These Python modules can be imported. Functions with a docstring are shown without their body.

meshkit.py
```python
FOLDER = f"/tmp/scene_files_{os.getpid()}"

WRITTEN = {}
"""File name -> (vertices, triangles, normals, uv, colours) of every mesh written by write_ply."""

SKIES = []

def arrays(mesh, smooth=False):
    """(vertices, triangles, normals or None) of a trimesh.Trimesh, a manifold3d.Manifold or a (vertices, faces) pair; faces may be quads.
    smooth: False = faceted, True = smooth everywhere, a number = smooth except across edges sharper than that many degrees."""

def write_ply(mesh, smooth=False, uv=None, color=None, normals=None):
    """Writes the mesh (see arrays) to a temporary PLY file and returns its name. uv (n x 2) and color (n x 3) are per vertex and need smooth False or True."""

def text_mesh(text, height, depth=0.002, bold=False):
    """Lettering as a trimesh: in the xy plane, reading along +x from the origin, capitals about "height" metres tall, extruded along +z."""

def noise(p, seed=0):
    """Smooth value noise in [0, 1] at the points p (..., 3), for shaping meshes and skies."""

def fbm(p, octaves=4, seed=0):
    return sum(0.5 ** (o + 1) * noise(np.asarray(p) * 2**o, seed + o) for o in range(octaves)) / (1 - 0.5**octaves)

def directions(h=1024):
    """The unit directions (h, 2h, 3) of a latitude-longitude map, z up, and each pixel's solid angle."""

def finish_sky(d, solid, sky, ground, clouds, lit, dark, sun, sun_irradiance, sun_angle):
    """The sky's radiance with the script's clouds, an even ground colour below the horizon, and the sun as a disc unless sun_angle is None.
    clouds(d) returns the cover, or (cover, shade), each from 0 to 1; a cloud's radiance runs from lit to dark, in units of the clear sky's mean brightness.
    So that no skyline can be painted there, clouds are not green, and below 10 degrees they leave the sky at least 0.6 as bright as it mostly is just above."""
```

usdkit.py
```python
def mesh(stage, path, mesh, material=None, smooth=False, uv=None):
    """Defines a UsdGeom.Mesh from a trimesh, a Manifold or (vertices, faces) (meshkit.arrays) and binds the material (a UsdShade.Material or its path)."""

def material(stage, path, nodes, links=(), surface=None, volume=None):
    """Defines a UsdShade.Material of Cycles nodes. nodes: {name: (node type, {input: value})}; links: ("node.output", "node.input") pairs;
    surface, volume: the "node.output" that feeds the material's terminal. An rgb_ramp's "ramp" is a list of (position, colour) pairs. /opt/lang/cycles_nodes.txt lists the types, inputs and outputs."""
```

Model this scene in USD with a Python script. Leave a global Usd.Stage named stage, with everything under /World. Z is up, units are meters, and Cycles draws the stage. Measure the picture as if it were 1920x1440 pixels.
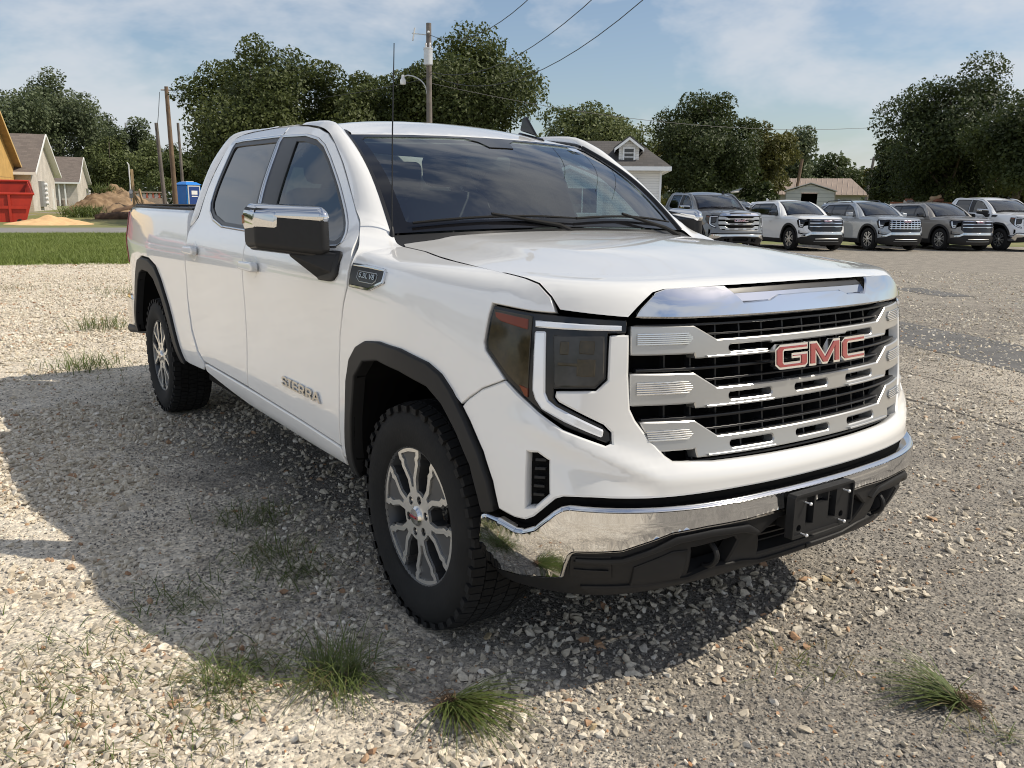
import math, random
import numpy as np, trimesh, shapely, usdkit, meshkit
import manifold3d as m3
from shapely.geometry import Polygon, Point, LineString, box as sbox
from shapely import affinity
from scipy.interpolate import CubicSpline, RBFInterpolator
from scipy.spatial import Delaunay
from pxr import Usd, UsdGeom, UsdLux, UsdShade, Gf, Sdf, Vt

random.seed(7); np.random.seed(7)
RNG = np.random.default_rng(7)
stage = Usd.Stage.CreateInMemory()
UsdGeom.SetStageUpAxis(stage, 'Z'); UsdGeom.SetStageMetersPerUnit(stage, 1.0)
WORLD = UsdGeom.Xform.Define(stage, '/World').GetPrim()
stage.SetDefaultPrim(WORLD)
UsdGeom.Scope.Define(stage, '/World/Looks')

# ------------------------------------------------------------------ camera, sky, sun, exposure
# world axes: x along the white truck (forward +), y to its left, origin on the ground under the front axle
CAM = np.array([2.5295, -2.3047, 1.4833]); YAW, PIT, ROL = 2.536, -0.2084, 0.01265
EXPOSURE = 0.27
SUN = np.array([0.54, 0.70, 1.0]); SUN /= np.linalg.norm(SUN)
fw = np.array([math.cos(YAW)*math.cos(PIT), math.sin(YAW)*math.cos(PIT), math.sin(PIT)])
rt = np.array([math.sin(YAW), -math.cos(YAW), 0.0]); up = np.cross(rt, fw)
rt, up = math.cos(ROL)*rt + math.sin(ROL)*up, -math.sin(ROL)*rt + math.cos(ROL)*up
cam = UsdGeom.Camera.Define(stage, '/World/camera')
cam.AddTransformOp().Set(Gf.Matrix4d(*rt, 0, *up, 0, *(-fw), 0, *CAM, 1))
cam.CreateHorizontalApertureAttr(36.0); cam.CreateVerticalApertureAttr(27.0); cam.CreateFocalLengthAttr(36.0*1611/1920)
cam.CreateClippingRangeAttr(Gf.Vec2f(0.05, 5000)); cam.CreateExposureAttr(EXPOSURE)

SKY_STRENGTH, SUN_INTENSITY = 0.098, 0.98
elev, rot = math.asin(SUN[2]), math.atan2(SUN[0], SUN[1])
sky_mat = usdkit.material(stage, '/World/Looks/sky_light', {
    'sky': ('sky_texture', {'sky_type': 'single_scattering', 'sun_disc': False, 'sun_elevation': elev, 'sun_rotation': rot, 'aerosol_density': 1.3}),
    'tc': ('texture_coordinate', {}),
    'sep': ('separate_xyz', {}),
    'zz': ('math', {'math_type': 'maximum', 'value2': 0.0}),
    'za': ('math', {'math_type': 'add', 'value2': 0.30}),
    'dx': ('math', {'math_type': 'divide'}), 'dy': ('math', {'math_type': 'divide'}),
    'z2': ('math', {'math_type': 'multiply', 'value2': 2.3}), 'pl': ('combine_xyz', {}),
    'n1': ('noise_texture', {'scale': 2.3, 'detail': 9.0, 'roughness': 0.56, 'distortion': 0.25}),
    'n2': ('noise_texture', {'scale': 9.0, 'detail': 6.0, 'roughness': 0.6, 'distortion': 0.2}),
    'mx': ('math', {'math_type': 'multiply_add', 'value2': 0.30}),
    'ra': ('rgb_ramp', {'ramp': [(0.0, (0, 0, 0)), (0.56, (0.02, 0.02, 0.02)), (0.62, (0.32, 0.32, 0.32)), (0.69, (0.66, 0.66, 0.66)), (0.80, (0.9, 0.9, 0.9)), (1.0, (0.94, 0.94, 0.94))]}),
    'cc': ('color', {'value': (5.9, 6.15, 6.55)}),
    'mix': ('mix_color', {'blend_type': 'mix', 'use_clamp': False}),
    'bg': ('background_shader', {'strength': SKY_STRENGTH})},
    [('tc.generated', 'sep.vector'), ('sep.z', 'zz.value1'), ('zz.value', 'za.value1'), ('sep.x', 'dx.value1'), ('za.value', 'dx.value2'),
     ('sep.y', 'dy.value1'), ('za.value', 'dy.value2'), ('sep.x', 'pl.x'), ('sep.y', 'pl.y'), ('zz.value', 'z2.value1'), ('z2.value', 'pl.z'), ('pl.vector', 'n1.vector'), ('pl.vector', 'n2.vector'),
     ('n2.fac', 'mx.value1'), ('n1.fac', 'mx.value3'), ('mx.value', 'ra.fac'), ('ra.color', 'mix.fac'), ('sky.color', 'mix.a'), ('cc.color', 'mix.b'),
     ('mix.result', 'bg.color')], surface='bg.background')
dome = UsdLux.DomeLight.Define(stage, '/World/sky')
dome.GetPrim().SetCustomDataByKey('kind', 'structure')
UsdShade.MaterialBindingAPI.Apply(dome.GetPrim()).Bind(sky_mat)
sun = UsdLux.DistantLight.Define(stage, '/World/sun')
sun.CreateIntensityAttr(SUN_INTENSITY); sun.CreateNormalizeAttr(True); sun.CreateAngleAttr(0.53); sun.CreateColorAttr(Gf.Vec3f(1.0, 0.915, 0.78))
STEER, ONLY_HERO, GRAVEL = 0.0, False, 1.0
ROW = [(-15.85, 18.4, 0), (-16.2, 23.1, 0), (-15.07, 25.9, 0), (-14.0, 28.56, 0), (-12.9, 30.6, 0)]   # front axles of the row across the lot
_z = SUN; _x = np.cross([0, 0, 1.0], _z); _x /= np.linalg.norm(_x); _y = np.cross(_z, _x)
sun.AddTransformOp().Set(Gf.Matrix4d(*_x, 0, *_y, 0, *_z, 0, 0, 0, 0, 1))

# ------------------------------------------------------------------ naming and mesh helpers
USED = {}
def numbered(parent, name):
    key = parent + '/' + name
    n = USED.get(key, 0); USED[key] = n + 1
    return key if n == 0 else f'{key}_{n:03d}'
def pth(parent):
    return '/World' if parent is None else str(parent.GetPath())
def tag(o, label=None, cat=None, group=None, kind=None):
    for k, v in (('label', label), ('category', cat), ('group', group), ('kind', kind)):
        if v: o.SetCustomDataByKey(k, v)
    return o
def thing(name, label, cat, loc=(0, 0, 0), rz=0.0, group=None):
    x = UsdGeom.Xform.Define(stage, numbered('/World', name))
    x.AddTranslateOp().Set(Gf.Vec3d(*map(float, loc))); x.AddRotateZOp().Set(math.degrees(rz))
    return tag(x.GetPrim(), label, cat, group)
def holder(name, parent, loc=(0, 0, 0), rz=0.0):
    x = UsdGeom.Xform.Define(stage, numbered(pth(parent), name))
    x.AddTranslateOp().Set(Gf.Vec3d(*map(float, loc))); x.AddRotateZOp().Set(math.degrees(rz))
    return x.GetPrim()
def dup(root, loc, rz, label, group=None, name=None, scale=None):
    was = root.GetCustomData()
    x = UsdGeom.Xform.Define(stage, numbered('/World', name or root.GetName().rstrip('0123456789_')))
    x.GetPrim().GetReferences().AddInternalReference(root.GetPath())
    x.ClearXformOpOrder()
    x.AddTranslateOp().Set(Gf.Vec3d(*map(float, loc))); x.AddRotateZOp().Set(math.degrees(rz))
    if scale: x.AddScaleOp().Set(Gf.Vec3f(*([scale]*3 if np.ndim(scale) == 0 else scale)))
    tag(x.GetPrim(), label, was['category'], group or was.get('group'))
    x.GetPrim().SetInstanceable(True)
    return x.GetPrim()
def obj(name, mesh, mat, parent=None, smooth=False, label=None, cat=None, group=None, kind=None):
    m = usdkit.mesh(stage, numbered(pth(parent), name), mesh, mat, smooth=smooth)
    return tag(m.GetPrim(), label, cat, group, kind)
def tm(V, F): return trimesh.Trimesh(np.asarray(V, float), np.asarray(F, int), process=False)
def cat(ms): return trimesh.util.concatenate([m if isinstance(m, trimesh.Trimesh) else tm(*m) for m in ms])
def mirror(m):
    if not isinstance(m, trimesh.Trimesh): m = tm(*m)
    return tm(m.vertices*[1, -1, 1], m.faces[:, ::-1])
def moved(m, loc=(0, 0, 0), rz=0.0, ry=0.0, rx=0.0, s=1.0):
    T = trimesh.transformations
    M = T.translation_matrix(loc) @ T.rotation_matrix(rz, [0, 0, 1]) @ T.rotation_matrix(ry, [0, 1, 0]) @ T.rotation_matrix(rx, [1, 0, 0])
    m = m.copy(); m.apply_scale(s) if np.ndim(s) == 0 else m.apply_scale(np.array(s)); m.apply_transform(M); return m
def bx(x0, x1, y0, y1, z0, z1):
    m = trimesh.creation.box(); m.vertices = (m.vertices+.5)*[x1-x0, y1-y0, z1-z0]+[x0, y0, z0]; return m
def rbx(x0, x1, y0, y1, z0, z1, r=.01, n=8):
    """A box with rounded edges."""
    r = min(r, .49*min(x1-x0, y1-y0, z1-z0))
    s = m3.Manifold.sphere(r, n)
    h = m3.Manifold.batch_hull([s.translate((x, y, z)) for x in (x0+r, x1-r) for y in (y0+r, y1-r) for z in (z0+r, z1-r)])
    m = h.to_mesh(); return tm(m.vert_properties[:, :3], m.tri_verts)
def hull(pts, r=.01, n=8):
    s = m3.Manifold.sphere(r, n)
    m = m3.Manifold.batch_hull([s.translate(tuple(map(float, p))) for p in pts]).to_mesh(); return tm(m.vert_properties[:, :3], m.tri_verts)
def tube(pts, r, n=8, cap=True):
    pts = np.asarray(pts, float); r = np.broadcast_to(r, (len(pts),)); V = []; F = []
    ref = None
    for i in range(len(pts)):
        d = pts[min(i+1, len(pts)-1)]-pts[max(i-1, 0)]; d = d/np.linalg.norm(d)
        if ref is None: ref = np.cross(d, [0, 0, 1.0] if abs(d[2]) < .9 else [1.0, 0, 0])
        a = ref-d*(ref@d); a /= np.linalg.norm(a); ref = a; b = np.cross(d, a)
        for k in range(n):
            t = 2*math.pi*k/n; V.append(pts[i]+r[i]*(math.cos(t)*a+math.sin(t)*b))
    for i in range(len(pts)-1):
        for k in range(n):
            p, q = i*n+k, i*n+(k+1) % n
            F += [[p, q, q+n], [p, q+n, p+n]]
    if cap:
        V += [pts[0], pts[-1]]; c0, c1 = len(V)-2, len(V)-1; e = (len(pts)-1)*n
        for k in range(n): F += [[c0, (k+1) % n, k], [c1, e+k, e+(k+1) % n]]
    return tm(V, F)
def revolve(prof, n=48, axis='y'):
    """prof: (radius, offset along axis) points; revolved about the axis."""
    V = []; F = []; m = len(prof)
    for k in range(n):
        t = 2*math.pi*k/n
        for r, y in prof: V.append((r*math.cos(t), y, r*math.sin(t)) if axis == 'y' else (r*math.cos(t), r*math.sin(t), y))
    for k in range(n):
        for i in range(m-1):
            a, b = k*m+i, ((k+1) % n)*m+i
            F += [[a, b, b+1], [a, b+1, a+1]]
    t = tm(V, F)
    if t.volume < 0: t.invert()
    return t
def extrude(poly, h):
    """Polygon(s) in xy to a solid of height h."""
    ps = getattr(poly, 'geoms', [poly])
    return cat([trimesh.creation.extrude_polygon(g, h, engine='earcut') for g in ps if g.area > 1e-7])
def wallpoly(poly, y0, y1):
    """A polygon drawn in (x, z), extruded from y0 to y1."""
    m = extrude(poly, abs(y1-y0)); v = m.vertices.copy()
    m.vertices = np.stack([v[:, 0], min(y0, y1)+v[:, 2], v[:, 1]], 1)
    if m.volume < 0: m.invert()
    return m

def ring_pts(ring, h):
    c = np.asarray(ring.coords)[:-1]; out = []
    for a, b in zip(c, np.roll(c, -1, 0)):
        n = max(1, int(math.ceil(np.hypot(*(b-a))/h)))
        out += [a+(b-a)*k/n for k in range(n)]
    return np.array(out)
def tri2d(poly, h, hb):
    loops = [ring_pts(poly.exterior, hb)]+[ring_pts(r, hb) for r in poly.interiors]
    x0, y0, x1, y1 = poly.bounds
    gx, gy = np.meshgrid(np.arange(x0, x1, h), np.arange(y0, y1, h*.87)); gx = gx+(np.arange(len(gx)) % 2*h/2)[:, None]
    g = np.c_[gx.ravel(), gy.ravel()]
    ins = poly.buffer(-.45*h)
    g = g[shapely.contains_xy(ins, g[:, 0], g[:, 1])] if not ins.is_empty else g[:0]
    pts = np.vstack(loops+[g])
    t = Delaunay(pts, qhull_options='QJ Pp').simplices
    c = pts[t].mean(1); e1 = pts[t[:, 1]]-pts[t[:, 0]]; e2 = pts[t[:, 2]]-pts[t[:, 0]]; ar = e1[:, 0]*e2[:, 1]-e1[:, 1]*e2[:, 0]
    ok = shapely.contains_xy(poly, c[:, 0], c[:, 1]) & (abs(ar) > 1e-9); t = t[ok]; ar = ar[ok]
    t[ar < 0] = t[ar < 0][:, ::-1]
    return pts, t, [len(l) for l in loops]
def normals(fn, a, b, e=2e-3):
    n = np.cross(fn(a, b+e)-fn(a, b-e), fn(a+e, b)-fn(a-e, b)); return n/np.maximum(np.linalg.norm(n, axis=1, keepdims=True), 1e-12)
def panel(fn, poly, h=.05, t=.018, r=.004, off=0.0, flip=False, rr=None, hb=None):
    """A sheet with rounded, turned-in edges: a polygon of surface coordinates laid on the surface fn, off metres proud of it."""
    if not isinstance(poly, Polygon): poly = Polygon(poly)
    if not poly.is_valid: poly = poly.buffer(0)
    if poly.geom_type != 'Polygon': poly = max(poly.geoms, key=lambda g: g.area)
    out = []
    inner = poly.buffer(-r, join_style='mitre') if r else poly
    if rr: inner = inner.buffer(-rr).buffer(rr)
    for p in getattr(inner, 'geoms', [inner]):
        if p.area < 1e-6: continue
        p = shapely.geometry.polygon.orient(p)
        pts, tri, lens = tri2d(p, h, hb or min(h*.6, .03))
        sg = -1.0 if flip else 1.0
        N = normals(fn, pts[:, 0], pts[:, 1])*sg; X = fn(pts[:, 0], pts[:, 1])+N*off
        V = [X]; F = [tri[:, ::-1] if not flip else tri]; base = len(X); i0 = 0
        for n in lens:
            q = pts[i0:i0+n]; d = np.roll(q, -1, 0)-np.roll(q, 1, 0); nn = np.c_[d[:, 1], -d[:, 0]]; nn /= np.maximum(np.linalg.norm(nn, axis=1, keepdims=True), 1e-12)
            Nn = N[i0:i0+n]; ths = np.linspace(0, np.pi/2, (5 if r >= .008 else 2))[1:]; rings = []
            for th in ths:
                qo = q+nn*(r*math.sin(th)); rings.append(fn(qo[:, 0], qo[:, 1])+Nn*(off-r*(1-math.cos(th))*(1.0 if len(ths) > 1 else .8)))
            rings.append(fn(qo[:, 0], qo[:, 1])+Nn*(off-t)); V += rings
            a = np.arange(n); b = (a+1) % n; s0 = i0
            for k in range(len(rings)):
                s1 = base+k*n; F.append(np.vstack([np.c_[s0+a, s1+a, s1+b], np.c_[s0+a, s1+b, s0+b]])); s0 = s1
            nr = len(rings)
            base += nr*n; i0 += n
        Vv = np.vstack(V); Ff = np.vstack(F)
        # the walls must turn like the sheet: pick the winding whose wall normals face away from the sheet's centre
        out.append(fixwall(Vv, Ff, len(tri)))
    return cat(out)
def fixwall(V, F, ntri):
    m = trimesh.Trimesh(V, F, process=False)
    # shared edges between the sheet and the first wall ring must run in opposite directions
    e = {}
    for a, b, c in F[:ntri]:
        e[(a, b)] = 1; e[(b, c)] = 1; e[(c, a)] = 1
    bad = 0; good = 0
    for a, b, c in F[ntri:ntri+200]:
        for p, q in ((a, b), (b, c), (c, a)):
            if (p, q) in e: bad += 1
            if (q, p) in e: good += 1
    if bad > good: F = np.vstack([F[:ntri], F[ntri:][:, ::-1]])
    return tm(V, F)

# ------------------------------------------------------------------ materials
MATS = {}
def M(name, col, rough=.5, metal=0.0, coat=0.0, var=0.0, scale=6.0, bump=0.0, bscale=None, spec=.5, island=0.0, col2=None, detail=4.0, world=False, trans=0.0):
    nodes = {'p': ('principled_bsdf', {'base_color': col, 'roughness': rough, 'metallic': metal, 'coat_weight': coat, 'coat_roughness': .03, 'coat_ior': 1.6, 'specular_ior_level': spec})}
    links = []
    if world: nodes['g'] = ('geometry', {}); src = 'g.position'
    else: nodes['tc'] = ('texture_coordinate', {}); src = 'tc.object'
    cur = None
    if var or col2:
        nodes['n'] = ('noise_texture', {'scale': scale, 'detail': detail, 'roughness': .62}); links.append((src, 'n.vector'))
        c2 = col2 or tuple(np.clip(np.array(col)*(1+var), 0, 1)); c1 = col if col2 else tuple(np.array(col)*(1-var))
        nodes['r'] = ('rgb_ramp', {'ramp': [(.3, c1), (.7, c2)]}); links += [('n.fac', 'r.fac')]; cur = 'r.color'
    if island:
        nodes['gi'] = ('geometry', {}); nodes['mr'] = ('map_range', {'from_min': 0.0, 'from_max': 1.0, 'to_min': 1-island, 'to_max': 1+island, 'clamp': False})
        nodes['mu'] = ('mix_color', {'blend_type': 'multiply', 'fac': 1.0, 'a': col, 'use_clamp': False}); nodes['cb'] = ('combine_color', {})
        links += [('gi.random_per_island', 'mr.value'), ('mr.result', 'cb.r'), ('mr.result', 'cb.g'), ('mr.result', 'cb.b'), ('cb.color', 'mu.b')]
        if cur: links.append((cur, 'mu.a'))
        cur = 'mu.result'
    if cur: links.append((cur, 'p.base_color'))
    if bump:
        nodes['nb'] = ('noise_texture', {'scale': bscale or scale*4, 'detail': 4.0}); nodes['b'] = ('bump', {'strength': bump, 'distance': .01})
        links += [(src, 'nb.vector'), ('nb.fac', 'b.height'), ('b.normal', 'p.normal')]
    MATS[name] = usdkit.material(stage, f'/World/Looks/{name}', nodes, links, surface='p.BSDF'); return MATS[name]
def glass(name, tint, base=.07, rough=0.0):
    """A pane: mirrors more at grazing angles, the same from both sides, and lets light straight through."""
    MATS[name] = usdkit.material(stage, f'/World/Looks/{name}', {'w': ('layer_weight', {'blend': .5}), 'p': ('math', {'math_type': 'power', 'value2': 5.0}), 'f': ('math', {'math_type': 'multiply_add', 'value2': 1-base, 'value3': base}), 't': ('transparent_bsdf', {'color': tint}), 'g': ('glossy_bsdf', {'color': (1, 1, 1), 'roughness': rough}), 'm': ('mix_closure', {})},
        [('w.facing', 'p.value1'), ('p.value', 'f.value1'), ('f.value', 'm.fac'), ('t.BSDF', 'm.closure1'), ('g.BSDF', 'm.closure2')], surface='m.closure'); return MATS[name]
def leafmat(name, c1, c2, scale=.35):
    """Foliage: each leaf its own tone, broad light and dark clumps, some light through."""
    MATS[name] = usdkit.material(stage, f'/World/Looks/{name}', {
        'g': ('geometry', {}), 'n': ('noise_texture', {'scale': scale, 'detail': 3.0}),
        'a': ('math', {'math_type': 'multiply_add', 'value2': .55, 'value3': -.02}), 'b': ('math', {'math_type': 'multiply_add', 'value2': .5}),
        'r': ('rgb_ramp', {'ramp': [(.12, c1), (.9, c2)]}), 'p': ('principled_bsdf', {'roughness': .55, 'specular_ior_level': .35}), 't': ('translucent_bsdf', {}),
        'm': ('mix_closure', {'fac': .28})},
        [('g.position', 'n.vector'), ('n.fac', 'a.value1'), ('g.random_per_island', 'b.value1'), ('a.value', 'b.value3'), ('b.value', 'r.fac'), ('r.color', 'p.base_color'), ('r.color', 't.color'),
         ('p.BSDF', 'm.closure1'), ('t.BSDF', 'm.closure2')], surface='m.closure'); return MATS[name]
M('white_paint', (.67, .67, .66), .35, coat=1.0, var=.015, scale=3)
M('grey_paint', (.11, .115, .12), .35, metal=.35, coat=1.0)
M('silver_paint', (.30, .32, .34), .35, metal=.5, coat=1.0)
M('bronze_paint', (.20, .185, .165), .35, metal=.45, coat=1.0)
M('red_paint', (.40, .03, .025), .35, coat=1.0)
M('pearl_paint', (.62, .63, .64), .32, metal=.1, coat=1.0)
M('chrome', (.66, .67, .69), .045, metal=1.0)
M('satin_silver', (.43, .43, .425), .34, metal=.85)
M('black_plastic', (.010, .010, .0105), .55, spec=.32, var=.12, scale=40, bump=.08, bscale=300)
M('gloss_black', (.006, .006, .007), .10)
M('soot_black', (.004, .004, .004), .8, spec=.1)
M('trim_black', (.010, .010, .011), .35, spec=.35)
M('wiper_black', (.006, .006, .006), .75, spec=.2)
M('rubber', (.009, .009, .0092), .8, var=.25, spec=.25, scale=9, bump=.15, bscale=120)
M('alloy_face', (.74, .73, .70), .30, metal=.9)
M('alloy_dark', (.085, .087, .09), .4, metal=.6)
M('alloy_bright', (.72, .72, .72), .15, metal=1.0)
M('steel_dark', (.08, .075, .07), .5, metal=.6, var=.3)
M('red_enamel', (.25, .010, .016), .22, coat=1.0)
M('red_lens', (.14, .008, .008), .08)
M('amber_lens', (.12, .024, .006), .10)
M('lamp_inner', (.028, .021, .011), .10, var=.4, scale=30)
M('lamp_clear', (.72, .73, .75), .12, metal=.35, coat=1.0)
M('lamp_dark', (.024, .023, .022), .08, var=.5, scale=14)
M('interior_dark', (.022, .022, .024), .7)
M('interior_light', (.20, .20, .195), .8)
M('seat_cloth', (.05, .05, .052), .85)
M('badge_metal', (.50, .50, .50), .2, metal=1.0)
M('screw_metal', (.75, .75, .75), .3, metal=.6)
M('loose_rock', (.50, .46, .40), .9, var=.12, scale=30, bump=.3, bscale=90)
M('tan_rock', (.42, .33, .20), .9, var=.12, scale=30, bump=.3, bscale=90)
M('bark', (.085, .066, .048), .9, var=.35, scale=3, bump=.6, bscale=14)
M('pole_wood', (.17, .115, .075), .85, var=.3, scale=2.0, bump=.4, bscale=20)
M('pole_grey', (.15, .13, .115), .85, var=.3, scale=2.0, bump=.4, bscale=20)
M('wire', (.03, .03, .03), .6)
M('galvanised', (.55, .56, .57), .4, metal=.4, var=.1)
M('porcelain', (.6, .6, .6), .3)
glass('windshield_glass', (.66, .80, .76), .15); glass('side_glass', (.40, .49, .49), .12); glass('dark_glass', (.018, .02, .024), .12); glass('house_glass', (.10, .12, .13))
G = MATS

# ------------------------------------------------------------------ the pickup truck's body surfaces
CP = np.array([(.936, -.25), (.947, 0), (.936, .25), (.905, .46), (.853, .63), (.762, .78), (.635, .885), (.46, .955), (.25, .99), (0, 1.008), (-.35, 1.004), (-.8, 1.0), (-1.6, .998), (-2.6, .998), (-3.2, 1.006), (-3.745, 1.012), (-4.2, .99), (-4.6, .95), (-4.86, .905)])
_t = np.r_[0, np.cumsum(np.hypot(*np.diff(CP, axis=0).T))]
_c = CubicSpline(_t, CP); _tt = np.linspace(_t[1], _t[-1], 4000); _pp = _c(_tt); ULEN = np.r_[0, np.cumsum(np.hypot(*np.diff(_pp, axis=0).T))]
def plan(u): return _c(np.interp(u, ULEN, _tt))
def plan_n(u):
    d = _c(np.interp(u, ULEN, _tt), 1); d = d/np.linalg.norm(d, axis=-1, keepdims=True); return np.stack([d[..., 1], -d[..., 0]], -1)
def u_at(x): return float(np.interp(-x, -_pp[:, 0], ULEN))
VK = np.array([.30, .45, .60, .75, .90, 1.05, 1.18, 1.26, 1.32, 1.38, 1.46, 1.56])
PROF = dict(  # (inset from the plan curve, height) up the body side
 front=[(.14, .28), (.03, .44), (.0, .60), (.040, .75), (.065, .90), (.080, 1.05), (.098, 1.17), (.125, 1.235), (.16, 1.262), (.21, 1.278), (.285, 1.292), (.385, 1.305)],
 corner=[(.12, .30), (.035, .45), (.016, .60), (.022, .75), (.042, .90), (.060, 1.05), (.082, 1.17), (.108, 1.232), (.145, 1.264), (.19, 1.283), (.27, 1.300), (.37, 1.313)],
 fender=[(.12, .35), (.03, .46), (.004, .60), (.0, .75), (.0, .90), (.0, 1.05), (.006, 1.172), (.022, 1.24), (.050, 1.277), (.095, 1.294), (.17, 1.305), (.27, 1.315)],
 cowl=[(.12, .40), (.03, .47), (.010, .60), (.012, .75), (.010, .90), (.004, 1.05), (.0, 1.172), (.012, 1.247), (.036, 1.293), (.075, 1.314), (.15, 1.325), (.25, 1.334)],
 bed=[(.12, .40), (.03, .47), (.006, .60), (.008, .75), (.008, .90), (.004, 1.05), (.0, 1.175), (.014, 1.26), (.026, 1.33), (.040, 1.385), (.075, 1.415), (.17, 1.418)])
STN = [(0, 'front'), (.62, 'front'), (1.18, 'corner'), (1.75, 'fender'), (2.3, 'cowl'), (3.6, 'cowl'), (4.3, 'bed'), (7, 'bed')]
_VV = np.linspace(VK[0], VK[-1], 400); _TAB = {k: CubicSpline(VK, np.array(v))(_VV) for k, v in PROF.items()}
def prof(u, v):
    out = np.zeros(u.shape+(2,)); us = [s[0] for s in STN]; k = np.clip(np.searchsorted(us, u, 'right')-1, 0, len(STN)-2)
    for i in range(len(STN)-1):
        m = k == i
        if not m.any(): continue
        w = (u[m]-us[i])/(us[i+1]-us[i]); w = w*w*(3-2*w)
        for nm, ww in ((STN[i][1], 1-w), (STN[i+1][1], w)):
            for c in (0, 1): out[m, c] += ww*np.interp(v[m], _VV, _TAB[nm][:, c])
    return out
def crown(x, y):
    """The bonnet's height: a gently falling spine, rounded to the sides, with a low raised centre."""
    sp = 1.3440-.0560*x-.0520*x*x*np.where(x > 0, 1.0, .15); z = sp-.047*(np.abs(y)/.8)**2.3
    w = .60-.12*np.clip((x+.4)/1.0, 0, 1); k = np.clip((w+.05-np.abs(y))/.10, 0, 1); f = np.clip((.60-x)/.35, 0, 1); return z+.007*f*f*(3-2*f)*k*k*(3-2*k)
def loft(u, v):
    """Nose, fenders, bed: u = length along the plan outline from the middle of the nose (right side +), v = length up the side."""
    u, v = np.broadcast_arrays(np.asarray(u, float), np.asarray(v, float)); s = np.where(u < 0, 1.0, -1.0); u = abs(u)
    dz = prof(u, v); c = plan(u)-plan_n(u)*dz[..., :1]; z = dz[..., 1]
    w = np.clip((v-1.25)/.19, 0, 1); w = w*w*(3-2*w)*np.clip((2.25-u)/.3, 0, 1); z = z*(1-w)+crown(c[..., 0], c[..., 1])*w
    return np.stack([c[..., 0], s*c[..., 1], z], -1)
_DV = np.array([1.18, 1.26, 1.32, 1.37, 1.50, 1.65, 1.78, 1.84, 1.89, 1.95])
_DP = np.array([(0, 1.175), (.012, 1.255), (.034, 1.310), (.056, 1.350), (.098, 1.475), (.152, 1.612), (.208, 1.730), (.240, 1.785), (.285, 1.832), (.345, 1.862)])
_dt = CubicSpline(np.r_[VK[:6], _DV], np.vstack([np.array(PROF['cowl'])[:6], _DP]))
_dt2 = CubicSpline(np.r_[VK[:6], _DV], np.vstack([np.array(PROF['cowl'])[:6], np.array([(0, 1.175), (0.014, 1.252), (0.044, 1.303), (0.088, 1.342), (0.16, 1.452), (0.212, 1.592), (0.243, 1.716), (0.26, 1.775), (0.29, 1.826), (0.345, 1.86)])]))
def door(u, v):
    u, v = np.broadcast_arrays(np.asarray(u, float), np.asarray(v, float))
    w = np.clip((3.45-u)/1.15, 0, 1); w = (w*w*(3-2*w))[..., None]; dz = _dt2(v)*w+_dt(v)*(1-w); c = plan(u)-plan_n(u)*dz[..., :1]
    return np.stack([c[..., 0], -c[..., 1], dz[..., 1]], -1)
def sym(pts):
    """A half outline given from the middle (u = 0) outwards, closed with its mirror image."""
    return list(pts)+[(-u, v) for u, v in reversed(list(pts))]
def both(pr):  # right part and its mirrored twin
    return (pr, mirror(pr))
def wrap_text(fn, mesh, u0, v0, off, slope=0.0):
    v = mesh.vertices; a = u0-v[:, 0]; b = v0+v[:, 1]+slope*v[:, 0]
    return tm(fn(a, b)+normals(fn, a, b)*(off+v[:, 2])[:, None], mesh.faces)
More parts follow.
